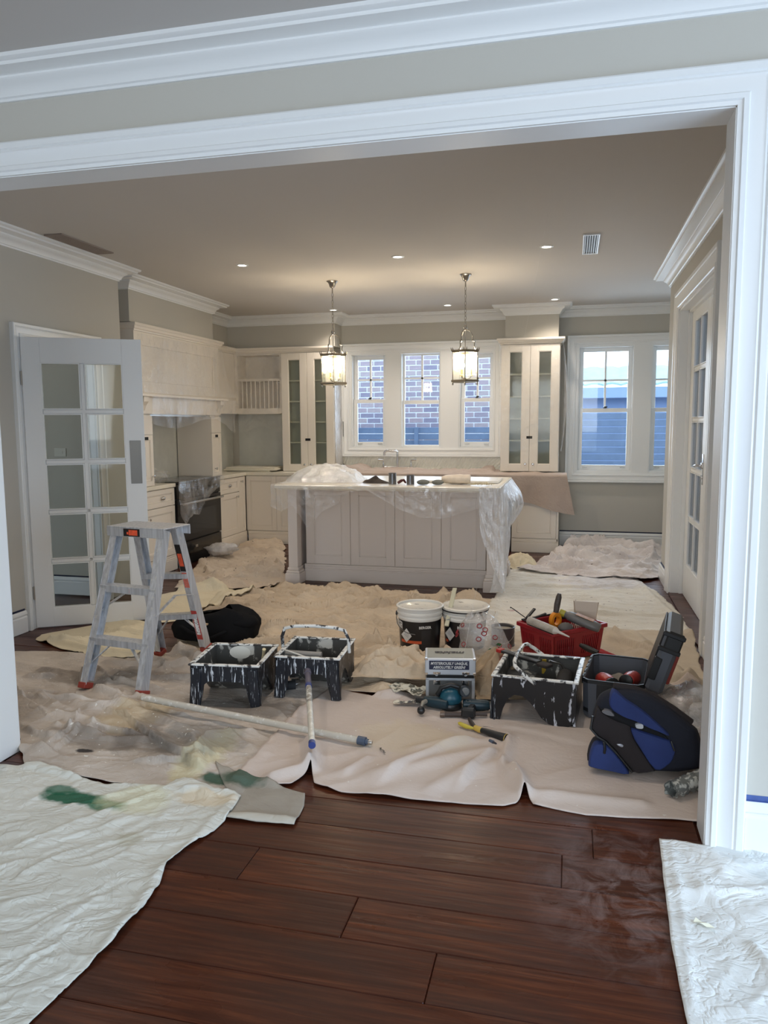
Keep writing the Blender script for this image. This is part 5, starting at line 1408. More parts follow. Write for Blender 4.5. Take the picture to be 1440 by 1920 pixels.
MB().box(-.118, .104, -.0135, -.012, .032, .082, .0004, T(0, 0, .142, rx=-.02)).build('slogan_sticker', plain('sticker_navy', srgb(28, 34, 62), .4), ld)
text('MYSTERIOUSLY UNIQUE,', .0205, WHTE, ld, T(-.007, -.0142, .209, rx=PI / 2 - .02), sx=.90, shear=.2, bold=.0005)
text('ABSOLUTELY GREEN!', .0205, WHTE, ld, T(-.007, -.0142, .187, rx=PI / 2 - .02), sx=.90, shear=.2, bold=.0005)
text('makita', .055, plain('logo_dark', srgb(52, 44, 44), .5), ld, T(0, .10, .2392, rx=-.02, rz=PI), sx=1.15, shear=.2, bold=.0016)
for xx in (-.075, .085):
    MB().box(xx - .02, xx + .02, -.017, -.011, .004, .02, .002, T(0, 0, .142)).lathe([(.009, 0), (.012, .003), (.009, .006)], 14, T(xx, -.0165, .152, rx=PI / 2)).build('latch', CHROME, ld)
    MB().box(xx - .018, xx + .018, -.010, -.004, .085, .112, .002).build('latch_keeper', CHROME, cs)
for xx in (-w - .005, w - .012):
    for zz in (0, .082): MB().box(xx, xx + .017, -.0135, .005, zz, zz + .014, .002, T(0, 0, .142, rx=-.02)).build('corner_cap', CHROME, ld)
MB().tube([(-.04, -.008, .085), (-.04, -.028, .075), (.04, -.028, .075), (.04, -.008, .085)], .006, 8).build('carry_handle', BLACKP, cs, smooth=50)

# power tools heaped before the case
TEAL = plain('teal_plastic', srgb(24, 76, 92), .35, var=.15, vs=30)
TEALD = plain('teal_dark', srgb(22, 48, 58), .4)
BLK = plain('tool_black', (.014, .015, .016, 1), .38)
z0 = lambda x, y: hz(x, y, .04)
sn = thing('sander', 'teal and black power sander lying before the metal case', 'power tool', (-.615, 3.99, z0(-.615, 3.99)), .15)
blob(MB(), (0, 0, .058), (.062, .055, .055), .08, 3, 22, 14).build('motor_housing', TEAL, sn, smooth=60)
MB().tube([(-.072, 0, .07), (-.05, -.01, .115), (0, -.01, .132), (.05, -.008, .118), (.075, 0, .07)], .013, 10).build('handle_loop', BLK, sn, smooth=60)
MB().lathe([(0, -.005), (.062, 0), (.066, .015), (.058, .03), (0, .032)], 24, T(0, .005, .002)).build('pad', BLK, sn, smooth=50)
MB().tube([(.065, -.012, .10), (.078, -.045, .108)], [.028, .029], 16).build('end_cap', BLK, sn, smooth=50)
MB().lathe([(0, 0), (.023, 0), (.02, .003), (0, .004)], 16, T(.079, -.046, .108, rx=PI / 2)).build('dial', plain('dial_grey', srgb(128, 130, 130), .35, .4), sn)
def drill(label, x, y, rz, k=1.0, chuck_len=.05):
    r = thing('cordless_drill', label, 'power tool', (x, y, z0(x, y) + .033), rz)
    MB().tube([(-.09, 0, 0), (-.085, 0, 0), (-.03, 0, 0), (.03, 0, 0), (.05, 0, 0)], [.02, .028, .031, .030, .024], 16).build('motor_body', TEALD, r, smooth=50)
    MB().tube([(.05, 0, 0), (.055, 0, 0), (.05 + chuck_len, 0, 0), (.055 + chuck_len, 0, 0)], [.02, .022, .017, .008], 14).build('chuck', BLK, r, smooth=40)
    m = MB(); beam(m, (-.03, 0, 0), (-.055, -.085, -.004), .036, .03, (1, 0, 0), .008); m.build('grip', BLK, r)
    m = MB(); beam(m, (-.055, -.085, -.004), (-.06, -.125, -.004), .072, .05, (1, 0, 0), .008); m.build('battery', BLK, r)
    for dx in (-.012, .008): MB().lathe([(0, 0), (.003, 0), (0, .002)], 8, T(-.06 + dx, -.05 + .03, .028)).build('screw', STEEL, r)
    return r
drill('black and dark teal cordless drill lying left of the sander', -.705, 3.965, 2.9)
drill('black and dark teal cordless drill lying right of the sander', -.455, 3.975, .1)
cb = thing('cable_ball', 'round black plug ball on a short cord, left of the power tools', 'plug', (-.752, 3.852, z0(-.752, 3.852) + .022), 0)
blob(MB(), (0, 0, 0), (.021, .021, .022), .05, 1, 14, 9).build('ball', BLK, cb, smooth=60)
MB().tube([(0, .012, .015), (.002, .03, .026), (.0, .055, .022), (.01, .085, .02)], [.006, .008, .012, .012], 8).build('cord_end', plain('cord_grey', srgb(150, 144, 132), .5), cb, smooth=60)
hmr = thing('hammer', 'brown wooden-handled hammer lying under the power tools', 'hammer', (-.535, 3.865, z0(-.535, 3.865) + .016), .12)
MB().tube([(-.09, 0, 0), (-.02, .002, 0), (.08, .012, .004), (.13, .018, .006)], [.015, .013, .012, .015], 10).build('handle', plain('worn_handle', srgb(70, 58, 52), .6), hmr, smooth=50)
MB().tube([(-.115, 0, 0), (-.105, 0, 0), (-.09, 0, 0)], [.018, .02, .017], 14).build('face', plain('hammer_steel', srgb(110, 96, 86), .4, .6), hmr, smooth=40)
kn = thing('shears', 'yellow and black handled multi-tool pointing at the viewer on the clean sheet', 'hand tool', (-.42, 3.69, z0(-.42, 3.69) + .014), -.55)
MB().tube([(0, 0, 0), (.03, 0, .002), (.10, -.004, .004), (.155, -.002, .004), (.165, -.002, .004)], [.013, .015, .0175, .021, .021], 14).build('grip', BLK, kn, smooth=50)
MB().lathe([(.0215, 0), (.023, .002), (.0215, .004)], 18, T(.16, -.002, .004, ry=PI / 2)).tube([(-.035, .004, 0), (0, 0, 0), (.012, 0, .001)], [.014, .0165, .0135], 12).build('yellow_collar', plain('tool_yellow', srgb(196, 164, 76), .4), kn, smooth=50)
MB().tube([(-.035, .004, 0), (-.08, .035, 0), (-.13, .075, .0)], [.011, .012, .009], 10).build('upper_jaw', plain('tool_brown', srgb(58, 48, 42), .5), kn, smooth=50)
MB().tube([(-.03, -.004, -.002), (-.08, -.012, -.002), (-.125, -.008, 0), (-.135, -.006, 0)], [.005, .012, .010, .004], 10).build('yellow_lever', plain('lever_yellow', srgb(200, 182, 70), .4), kn, smooth=50)
MB().tube([(.0, .02, .012), (.045, .05, .012)], [.002, .001], 6).build('blade', CHROME, kn)
bt = thing('driver_bit', 'small dark driver bit holder on the clean sheet, nearest the hem', 'driver bit', (-.335, 3.475, z0(-.335, 3.475) + .008), -.75)
MB().tube([(-.022, 0, 0), (.004, 0, 0)], [.007, .008], 10).build('holder', GREYC, bt, smooth=50); MB().tube([(.004, 0, 0), (.02, 0, 0), (.026, 0, 0)], [.006, .005, .003], 8).build('bit', plain('bit_dark', (.05, .05, .06, 1), .4, .5), bt, smooth=50)
fs = thing('foil_scrap', 'thin shiny torn tape scrap by the pole tip', 'scrap', (-.845, 3.36, z0(-.845, 3.36) + .004), -.9)
MB().grid([[(-.03 + .012 * i, .004 * math.sin(i * 2.1) + .008 * s, .004 * abs(math.sin(i * 1.7))) for s in (-.5, .5)] for i in range(7)]).build('scrap', plain('scrap_dark', (.05, .045, .04, 1), .3), fs)
# torn dust-sheet packaging left of the case
def crumple(m, w, d, h, seed, n=14, amp=.5):
    rows = []
    for i in range(n + 1):
        row = []
        for j in range(n + 1):
            x, y = (i / n - .5) * w, (j / n - .5) * d
            k = mn.noise(Vector((x * 22 + seed, y * 22, seed))) ; k2 = mn.noise(Vector((x * 50, y * 50 + seed, 3)))
            row.append((x + k2 * .008, y + k * .01, max(.002, h * (.45 + amp * k + .3 * amp * k2))))
        rows.append(row)
    return m.grid(rows)
pk = thing('torn_packet', 'crumpled grey and white torn paper packet lying left of the metal case', 'packet', (-.875, 4.12, z0(-.875, 4.12) - .002), -.35)
crumple(MB(), .22, .13, .045, 3).build('wrapper', splatter('packet_print', srgb(206, 202, 186), srgb(84, 84, 74), (30, 30, 30), .52, .06, .5), pk)
pk2 = thing('torn_packet', 'flat strip of dark and white torn packet pointing left, below the crumpled one', 'packet', (-.83, 3.985, z0(-.83, 3.985) - .002), .28)
crumple(MB(), .20, .05, .03, 9).build('wrapper', splatter('packet_dark', srgb(60, 62, 70), srgb(216, 212, 196), (26, 26, 26), .5, .05, .35), pk2)
# rag heap between case and tray
def heap(m, w, d, h, seed, n=40, fr=7.0, ridge=1.0):
    rows = []
    for i in range(n + 1):
        row = []
        for j in range(n + 1):
            u, v = i / n * 2 - 1, j / n * 2 - 1
            rr = max(abs(u), abs(v)) * .35 + math.hypot(u, v) * .65
            fall = max(0, 1 - rr ** 2.2)
            x, y = u * w / 2, v * d / 2
            wx = x + .05 * mn.noise(Vector((x * 6, y * 6, seed))); wy = y + .05 * mn.noise(Vector((x * 6 + 9, y * 6, seed)))
            k = abs(mn.noise(Vector((wx * fr, wy * fr, seed)))); k2 = mn.noise(Vector((wx * fr * 2.4, wy * fr * 2.4, seed + 4)))
            z = h * fall ** .8 * (1.05 - ridge * k * 1.1 + .28 * ridge * k2)
            row.append((x + .02 * k2, y + .02 * mn.noise(Vector((x * 14, y * 14, seed + 2))), max(.0015, z)))
        rows.append(row)
    return m.grid(rows)
RAGM = canvas('rag_canvas', srgb(176, 156, 130), srgb(120, 100, 82), mott=.6, crease=.5, stains=[(.03, -.03, .03, .12, srgb(112, 50, 44), .9)])
hp = thing('rag', 'bunched brown canvas rag with a dark red stain beside the metal case', 'rag', (-.40, 4.42, z0(-.40, 4.42) - .004), .2)
heap(MB(), .30, .62, .17, 5, 44, 8).build('cloth', RAGM, hp, smooth=180)
hp2 = thing('rag', 'bunched tan canvas heap left of the metal case, in front of the left bucket', 'rag', (-1.0, 4.40, z0(-1.0, 4.40) - .03), .1)
heap(MB(), .50, .42, .125, 11, 60, 8).build('cloth', c_tan, hp2, smooth=180)

# clear bag with red and green print, slumped against the right bucket
fb = thing('printed_bag', 'clear plastic bag printed with red rings and green leaves, slumped between bucket and tin', 'plastic bag', (-.53, 4.90, hz(-.53, 4.9, .1)), .0)
BAGF = film('bag_film', .42, (.86, .86, .86, 1), .14, 16, .14, .45)
rows = []
for i in range(28):
    a = 2 * PI * i / 28; row = []
    for j in range(12):
        t = j / 11
        rr = (.165 * (1 - t) ** .55 + .03 * t) * (1 + .22 * mn.noise(Vector((math.cos(a) * 2, math.sin(a) * 2, t * 3 + 5))) + .12 * mn.noise(Vector((math.cos(a) * 6, math.sin(a) * 6, t * 5))))
        row.append((rr * math.cos(a) * 1.05 - .05 * t, rr * math.sin(a) * .62 + .03 * t, .008 + .235 * t ** .8 * (1 + .1 * math.sin(a * 3))))
    rows.append(row)
MB().grid(rows, None, True).build('bag', BAGF, fb, smooth=180)
RINGR = plain('ring_red', srgb(150, 44, 52), .4); LEAF = plain('leaf_green', srgb(60, 110, 74), .4)
random.seed(9)
for i in range(11):
    a = random.uniform(-2.9, -.2); t = random.uniform(.1, .75)
    rr = (.165 * (1 - t) ** .55 + .03 * t) * 1.18
    p = Vector((rr * math.cos(a) * 1.05 - .05 * t, rr * math.sin(a) * .62 + .03 * t, .012 + .235 * t ** .8))
    M_ = T(p.x, p.y, p.z, rz=a + PI / 2, rx=PI / 2 - .5)
    ring = MB().tube([M_ @ Vector((.016 * math.cos(q_), .014 * math.sin(q_), 0)) for q_ in [2 * PI * z_ / 12 for z_ in range(12)]], .003, 5, closed=True)
    ring.build('printed_ring', RINGR, fb, smooth=60)
for p in ((.085, -.10, .06), (.10, -.095, .085), (.05, -.11, .05)):
    MB().prism([(-.022, 0), (-.006, .012), (.018, .004), (.006, -.010)], 'y', -.0006, .0006, T(*p, rz=.3)).build('printed_leaf', LEAF, fb)

# ------------------------------------------------------------------ red shopping basket
RB = plain('basket_red', srgb(150, 26, 36), .38)
bk = thing('basket', 'red plastic hand basket full of painting tools, behind the trays', 'basket', (-.045, 5.14, hz(-.05, 5.1, .1)), -.02, rot=(0, 0, .78))
bw, bd, bh, tp_ = .225, .165, .205, .90
def wall_slats(p0, p1, n, nm):
    # p0,p1: outer top corners of one side; slots cut through the side as separate bars
    d = Vector(p1) - Vector(p0)
    m = MB()
    f0, f1 = Vector((p0[0] * tp_, p0[1] * tp_, .0)), Vector((p1[0] * tp_, p1[1] * tp_, .0))
    t0, t1 = Vector((p0[0], p0[1], bh)), Vector((p1[0], p1[1], bh))
    nrm = Vector((d.y, -d.x, 0)).normalized()
    def q(t, z): return (f0.lerp(t0, z / bh)).lerp(f1.lerp(t1, z / bh), t)
    def slab(ta, tb, za, zb):
        v = []
        for o_ in (0, -.006):
            v += [q(ta, za) + nrm * o_, q(tb, za) + nrm * o_, q(tb, zb) + nrm * o_, q(ta, zb) + nrm * o_]
        m.add(v, [(0, 1, 2, 3), (7, 6, 5, 4), (0, 4, 5, 1), (1, 5, 6, 2), (2, 6, 7, 3), (3, 7, 4, 0)])
    slab(0, 1, 0, .03); slab(0, 1, .15, bh); slab(0, .06, .03, .15); slab(.94, 1, .03, .15); slab(.42, .58, .03, .15)
    for a_, b_ in ((.06, .42), (.58, .94)):
        for i in range(n):
            ta = a_ + (b_ - a_) * (i + .45) / n; slab(ta, ta + (b_ - a_) * .5 / n, .03, .15)
    m.build('slotted_side', RB, bk)
cs_ = [(-bw, -bd), (bw, -bd), (bw, bd), (-bw, bd)]
for i in range(4): wall_slats(cs_[i], cs_[(i + 1) % 4], 9 if i % 2 == 0 else 7, '')
MB().box(-bw * tp_, bw * tp_, -bd * tp_, bd * tp_, .0, .006).build('base', RB, bk)
rm = MB()
for a_ in ((-bw - .016, bw + .016, -bd - .016, -bd + .004), (-bw - .016, bw + .016, bd - .004, bd + .016), (-bw - .016, -bw + .004, -bd, bd), (bw - .004, bw + .016, -bd, bd)): rm.box(a_[0], a_[1], a_[2], a_[3], bh - .022, bh + .006, .004)
rm.build('rim', RB, bk)
MB().tube([(-bw + .02, bd * .2, bh + .006), (-bw + .03, bd + .01, bh + .012), (bw - .03, bd + .01, bh + .012), (bw - .02, bd * .2, bh + .006)], .006, 8).build('carry_handle', BLACKP, bk, smooth=50)
MB().box(-bw * .9, bw * .9, -bd * .9, bd * .9, .09, .12).build('clutter', plain('clutter_dark', srgb(42, 38, 38), .9, var=.6, vs=30), bk)
bz = hz(-.05, 5.1, .1)
cg = thing('caulking_gun', 'black caulking gun with clear cartridge lying along the basket front edge', 'caulking gun', (-.17, 4.90, bz + .245), 0, rot=(0, .16, -.55))
MB().tube([(-.10, 0, 0), (.10, 0, 0)], .025, 16).build('cartridge', plain('cartridge_grey', srgb(170, 164, 154), .35, var=.2, vs=25), cg, smooth=50)
MB().tube([(.10, 0, 0), (.115, 0, 0), (.13, 0, 0), (.21, 0, -.004)], [.025, .02, .010, .004], 12).build('nozzle', plain('nozzle_white', srgb(206, 198, 190), .4), cg, smooth=50)
MB().box(-.105, .105, -.006, .006, -.032, -.026, .002).tube([(-.10, 0, 0), (-.24, .01, .03)], .0035, 6).tube([(-.24, .01, .03), (-.26, .012, .032), (-.27, .03, .02)], .0035, 6).build('rod_and_frame', BLACKP, cg)
m = MB(); beam(m, (-.115, 0, .01), (-.13, .10, .05), .02, .014, (1, 0, 0), .004); beam(m, (-.115, 0, -.01), (-.05, .12, .04), .016, .012, (1, 0, 0), .004); m.build('trigger', BLACKP, cg)
sc = thing('scraper', 'orange and grey handled scraper standing upright in the red basket', 'scraper', (-.09, 5.05, bz + .20), 0, rot=(-.05, .08, .2))
MB().tube([(0, 0, .09), (.004, 0, .15), (.010, 0, .20), (.012, 0, .222)], [.017, .021, .019, .012], 12).build('grip', plain('grip_taupe', srgb(74, 66, 62), .5, var=.5, vs=40), sc, smooth=50)
m = MB()
rows = [[(rr * math.cos(t), yy, .045 + rr * 1.25 * math.sin(t)) for rr, yy in ((.040, -.018), (.046, 0), (.040, .018), (.024, .018), (.024, -.018), (.040, -.018))] for t in [2 * PI * i / 20 for i in range(20)]]
m.grid(rows, T(0, 0, 0, rz=.5), True); m.build('orange_guard', plain('tool_orange', srgb(226, 140, 32), .35), sc, smooth=50)
btl = thing('bottle', 'grey squeeze bottle with yellow cap lying on the right of the red basket', 'bottle', (.085, 5.06, bz + .245), 0, rot=(0, .30, -.22))
m = MB()
rings = []
for x_, a_, b_ in ((-.125, .020, .020), (-.105, .022, .022), (-.09, .040, .030), (-.05, .050, .032), (.08, .050, .032), (.115, .046, .028), (.12, .04, .024)):
    rings.append([(x_, a_ * math.cos(2 * PI * i / 20), b_ * math.sin(2 * PI * i / 20)) for i in range(20)])
m.loft(rings); m.build('body', plain('bottle_grey', srgb(104, 104, 104), .4), btl, smooth=45)
MB().tube([(-.155, 0, 0), (-.15, 0, 0), (-.118, 0, 0)], [.019, .0235, .0235], 14).build('cap', plain('cap_olive', srgb(176, 166, 56), .4), btl, smooth=40)
MB().box(-.05, .07, -.028, .028, .0305, .0335, .001).build('label', plain('label_tan', srgb(176, 128, 88), .5, var=.35, vs=35), btl)
pf = thing('filler_pack', 'pale translucent paper pack standing at the back of the red basket', 'packet', (.105, 5.27, bz + .16), 0, rot=(-.15, .05, .15))
rings = [[(x_ * k_, y_ * k2, z_) for x_, y_ in ((-.075, -.03), (.075, -.03), (.085, .0), (.07, .03), (-.075, .03))] for z_, k_, k2 in ((0, .85, .8), (.10, .95, 1), (.165, 1.05, .7))]
MB().loft(rings).build('pack', plain('pack_paper', srgb(206, 192, 178), .6), pf)
sp_ = thing('sanding_sponge', 'grey curved sanding holder in the middle of the red basket', 'sanding tool', (-.02, 4.98, bz + .215), 0, rot=(0, 0, .3))
blob(MB(), (0, 0, 0), (.05, .035, .035), .1, 4).build('body', plain('sponge_grey', srgb(96, 92, 90), .6), sp_, smooth=60)
hb_ = thing('brush_handle', 'black handle lying across the back of the red basket', 'brush', (.0, 5.17, bz + .235), 0, rot=(0, 0, .15))
MB().tube([(-.10, 0, 0), (.08, 0, .01)], [.014, .011], 10).build('handle', BLACKP, hb_, smooth=50)
rg = thing('pliers', 'red and black handled grips leaning at the basket foot behind the right tray', 'pliers', (.19, 4.86, hz(.19, 4.86) + .02), 0, rot=(0, .5, -.25))
MB().tube([(-.02, 0, .04), (.04, 0, .05), (.10, 0, .07)], [.018, .019, .012], 12).build('red_grip', plain('grip_red', srgb(170, 44, 48), .35), rg, smooth=50)
MB().tube([(-.02, 0, .02), (-.10, .02, 0), (-.14, .03, -.01)], [.018, .02, .012], 10).build('jaw', BLK, rg, smooth=50)

# ------------------------------------------------------------------ grey tool box with open lid
TBG = plain('toolbox_grey', srgb(88, 92, 100), .45)
TBK = plain('toolbox_black', (.014, .015, .017, 1), .45)
REDT = plain('tool_red', srgb(172, 48, 40), .35)
tb = thing('toolbox', 'grey plastic toolbox with black rim, lid swung open to the right', 'toolbox', (.26, 4.21, hz(.26, 4.2, .12)), -.14)
hw, hd_, hh = .155, .24, .20
def octo(w_, d_, c_, z_): return [(-w_ + c_, -d_, z_), (w_ - c_, -d_, z_), (w_, -d_ + c_, z_), (w_, d_ - c_, z_), (w_ - c_, d_, z_), (-w_ + c_, d_, z_), (-w_, d_ - c_, z_), (-w_, -d_ + c_, z_)]
MB().loft([octo(hw - .012, hd_ - .012, .03, .0), octo(hw - .006, hd_ - .006, .03, .02), octo(hw, hd_, .03, hh), octo(hw - .008, hd_ - .008, .028, hh), octo(hw - .014, hd_ - .014, .028, .02)], cap=True).build('body', TBG, tb)
m = MB()
oo, oi_ = octo(hw + .003, hd_ + .003, .032, 0), octo(hw - .006, hd_ - .006, .028, 0)
rows = [[(oo[i][0], oo[i][1], hh - .012), (oo[i][0], oo[i][1], hh + .008), (oi_[i][0], oi_[i][1], hh + .008), (oi_[i][0], oi_[i][1], .03)] for i in range(8)]
m.grid(rows, None, True); m.build('rim', TBK, tb)
MB().box(-.08, .05, -hd_ - .004, -hd_ + .002, .02, hh - .012, .002).build('front_inset', TBK, tb)
MB().box(.06, .13, -hd_ - .008, -hd_, .14, .185, .004).build('latch', plain('latch_grey', srgb(110, 110, 118), .45), tb)
for k_ in range(5): MB().box(-hw - .006, -hw + .004, -.2 + k_ * .085, -.155 + k_ * .085, hh - .03, hh + .012, .002).build('clip', TBK, tb)
lm = T(hw + .012, 0, hh + .0, ry=.30)
ld = MB().box(-.012, .075, -hd_, hd_, -.02, .31, .018, lm).build('lid', TBG, tb)
MB().box(-.02, -.011, -hd_ + .02, hd_ - .02, .0, .30, .004, lm).build('lid_lining', TBK, tb)
MB().box(.0, .082, -hd_ - .004, -hd_ + .02, .22, .318, .008, lm).box(-.018, .02, -hd_ - .006, -hd_ + .05, .05, .17, .004, lm).build('lid_end_black', TBK, ld)
MB().box(.072, .092, -hd_ + .04, hd_ - .04, .04, .20, .006, lm).build('lid_red_side', plain('lid_red', srgb(150, 58, 46), .45), ld)
for zz in (.21, .29): MB().box(-.022, .088, -hd_ - .01, -hd_ + .01, zz, zz + .022, .004, lm).build('lid_clip', TBK, ld)
tbz = hz(.26, 4.2, .12)
for (x, y, z, rz, lb) in ((.20, 4.14, .155, 1.9, 'red and black cordless drill in the left half of the toolbox'), (.335, 4.22, .15, 1.2, 'red and black driver with square battery in the right half of the toolbox')):
    r = thing('cordless_driver', lb, 'power tool', (x, y, tbz + z), rz, rot=(.2, .15, rz))
    MB().tube([(-.075, 0, 0), (-.065, 0, 0), (-.01, 0, 0), (.05, 0, 0), (.06, 0, 0)], [.02, .036, .043, .040, .03], 16).build('motor_body', REDT, r, smooth=50)
    MB().tube([(.06, 0, 0), (.10, 0, 0), (.108, 0, 0)], [.028, .024, .012], 14).build('chuck', plain('chuck_grey', srgb(70, 68, 66), .4), r, smooth=40)
    MB().tube([(-.076, 0, 0), (-.10, 0, 0), (-.105, 0, 0)], [.034, .036, .02], 14).build('end_cap', BLK, r, smooth=40)
    m = MB(); beam(m, (-.02, 0, -.02), (-.05, -.07, -.05), .034, .03, (1, 0, 0), .008); m.build('grip', REDT, r)
    m = MB(); beam(m, (-.05, -.07, -.05), (-.055, -.105, -.055), .075, .055, (1, 0, 0), .006); m.build('battery', BLK, r)
gc = thing('grey_cloth', 'crumpled pale grey bag between the red tools in the toolbox', 'bag', (.27, 4.30, tbz + .06), .3)
heap(MB(), .16, .18, .09, 21, 20, 9).build('cloth', plain('cloth_grey', srgb(128, 122, 114), .8), gc, smooth=180)

# ------------------------------------------------------------------ backpack
BP = {
    'sil': [(0.097, -0.006), (0.113, -0.017), (0.271, -0.035), (0.567, -0.003), (0.563, 0.153), (0.526, 0.2), (0.464, 0.244), (0.393, 0.297), (0.315, 0.332), (0.229, 0.34), (0.19, 0.33), (0.147, 0.301), (0.127, 0.252), (0.107, 0.152), (0.13, 0.119), (0.144, 0.103), (0.121, 0.092), (0.102, 0.047)],
    'brown': [(0.129, 0.257), (0.149, 0.237), (0.209, 0.204), (0.269, 0.184), (0.282, 0.143), (0.307, 0.094), (0.376, -0.006), (0.373, -0.022), (0.287, -0.031), (0.217, 0.059), (0.168, 0.106), (0.107, 0.149), (0.118, 0.217)],
    'bluelow': [(0.273, 0.176), (0.328, 0.164), (0.398, 0.145), (0.437, 0.132), (0.461, 0.101), (0.455, 0.057), (0.433, 0.021), (0.38, -0.006), (0.306, 0.098), (0.282, 0.138)],
    'blueflap': [(0.186, 0.334), (0.21, 0.334), (0.246, 0.305), (0.317, 0.261), (0.373, 0.215), (0.42, 0.173), (0.436, 0.153), (0.409, 0.163), (0.358, 0.18), (0.295, 0.208), (0.232, 0.228), (0.18, 0.266)],
    'bluebot': [(0.104, 0.047), (0.121, 0.09), (0.16, 0.098), (0.189, 0.082), (0.225, 0.042), (0.275, -0.033), (0.208, -0.029), (0.107, -0.016), (0.099, 0.003)],
    'logo': [(0.216, 0.097), (0.232, 0.1), (0.245, 0.094), (0.24, 0.085), (0.224, 0.09)],
    'opening': [(0.141, 0.249), (0.208, 0.238), (0.295, 0.204), (0.398, 0.162), (0.437, 0.132), (0.39, 0.145), (0.297, 0.17), (0.209, 0.2), (0.161, 0.23)],
    'cap': [(0.292, 0.197), (0.321, 0.202), (0.324, 0.181), (0.296, 0.18)],
    'cup': [(0.149, 0.239), (0.164, 0.249), (0.188, 0.245), (0.205, 0.225), (0.173, 0.227)],
}
NAVY = plain('pack_navy', srgb(22, 26, 40), .8, bump=.25, bs=400)
BLUE = plain('pack_blue', srgb(38, 56, 112), .8, var=.1, vs=9, bump=.25, bs=400)
BRWN = plain('pack_brown_black', srgb(40, 34, 36), .8, bump=.25, bs=400)
bpz = hz(.36, 3.55, .15) + .036
bp = thing('backpack', 'navy, blue and dark brown backpack lying open on the beige sheet at the right', 'backpack', (.0, 3.42, bpz), 0)
cen = (.33, .14)
def ring(pl, k, y, dz=0): return [(cen[0] + (x - cen[0]) * k, y, cen[1] + (z - cen[1]) * k + dz) for x, z in pl]
sil = BP['sil']
def dense(pl, n=3):
    out = []
    for a_, b_, c_, d_ in zip([pl[-1]] + pl[:-1], pl, pl[1:] + [pl[0]], pl[2:] + pl[:2]):
        for i in range(n):
            t = i / n
            out.append(tuple(.5 * ((2 * b_[q_]) + (-a_[q_] + c_[q_]) * t + (2 * a_[q_] - 5 * b_[q_] + 4 * c_[q_] - d_[q_]) * t * t + (-a_[q_] + 3 * b_[q_] - 3 * c_[q_] + d_[q_]) * t ** 3) for q_ in (0, 1)))
    return out
sd_ = dense(sil)
body = MB().loft([ring(sd_, .80, -.028), ring(sd_, .93, -.018), ring(sd_, 1.0, .02, -.005), ring(sd_, 1.0, .12, -.04), ring(sd_, .93, .20, -.075), ring(sd_, .75, .25, -.09)])
for i, p in enumerate(body.v): body.v[i] = (p[0], p[1], max(p[2], -.030))
body.build('main_body', NAVY, bp, smooth=180)
def panel(nm, key, mat, y0, th, k=.98):
    pl = dense(BP[key], 3); cx = sum(p[0] for p in pl) / len(pl); cz = sum(p[1] for p in pl) / len(pl)
    rg_ = lambda kk, y: [(cx + (x - cx) * kk, y, max(cz + (z - cz) * kk, -.030)) for x, z in pl]
    return MB().loft([rg_(k * .90, y0 - th), rg_(k * .97, y0 - th * .8), rg_(k, y0), rg_(k, y0 + .02)]).build(nm, mat, bp, smooth=50)
panel('brown_panel', 'brown', BRWN, -.030, .012)
pb_ = panel('blue_pocket', 'bluelow', BLUE, -.032, .020)
panel('blue_flap', 'blueflap', BLUE, -.030, .024)
panel('side_pocket', 'bluebot', BLUE, -.034, .028)
panel('badge', 'logo', plain('badge_grey', srgb(170, 174, 184), .4, .4), -.043, .003)
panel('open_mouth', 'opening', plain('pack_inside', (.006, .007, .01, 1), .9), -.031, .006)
panel('bottle_cap', 'cap', plain('cap_white', srgb(196, 200, 206), .4), -.040, .014)
panel('grey_cup', 'cup', plain('cup_grey', srgb(112, 112, 116), .5), -.036, .014)
MB().tube([(.20, .02, .335), (.27, .03, .328), (.36, .035, .30), (.45, .04, .245), (.53, .04, .188)], .020, 8).build('shoulder_strap', BRWN, bp, smooth=60)
MB().tube([(.44, -.05, .135), (.448, -.056, .11), (.455, -.056, .095)], .005, 6).tube([(.162, -.06, .11), (.166, -.066, .08), (.164, -.064, .058)], .006, 6).build('zip_pull', BLK, bp, smooth=60)
MB().tube([(.112, -.040, .215), (.105, -.044, .158), (.135, -.048, .125), (.165, -.05, .110), (.215, -.05, .06), (.285, -.05, -.022)], .006, 6).build('piping', BLK, bp, smooth=60)

# silver-grey crumpled duct sleeve and plastic bundle by the right jamb
fo = thing('crumpled_sleeve', 'crumpled silvery grey sleeve lying on the sheet hem against the right jamb', 'duct sleeve', (.475, 3.245, hz(.46, 3.24, .06) + .036), .0, rot=(0, 0, .75))
rows = []
for i in range(26):
    a_ = 2 * PI * i / 26; row = []
    for j in range(16):
        t = j / 15
        k_ = 1 + .24 * mn.noise(Vector((math.cos(a_) * 1.8, math.sin(a_) * 1.8, t * 9))) + .16 * math.sin(t * 38 + 1.5 * math.sin(a_))*.6
        rr = (.032 + .008 * t) * k_
        row.append((-.075 + .20 * t + .012 * mn.noise(Vector((a_, t, 4))), rr * math.cos(a_), max(-.034, rr * math.sin(a_) * .95)))
    rows.append(row)
MB().grid(rows, None, True).build('sleeve', splatter('sleeve_foil', srgb(116, 120, 118), srgb(204, 206, 200), (34, 34, 34), .50, .05, .3), fo, smooth=180)
pl2 = thing('plastic_bundle', 'crumpled clear plastic sheet bundle behind the backpack at the right', 'plastic sheet', (.60, 4.0, hz(.6, 4.0, .1)), .0)
heap(MB(), .34, .52, .16, 33, 34, 6).build('sheet', film('bundle_film', .62, (.62, .60, .58, 1), .2, 14, .12, .4), pl2, smooth=180)

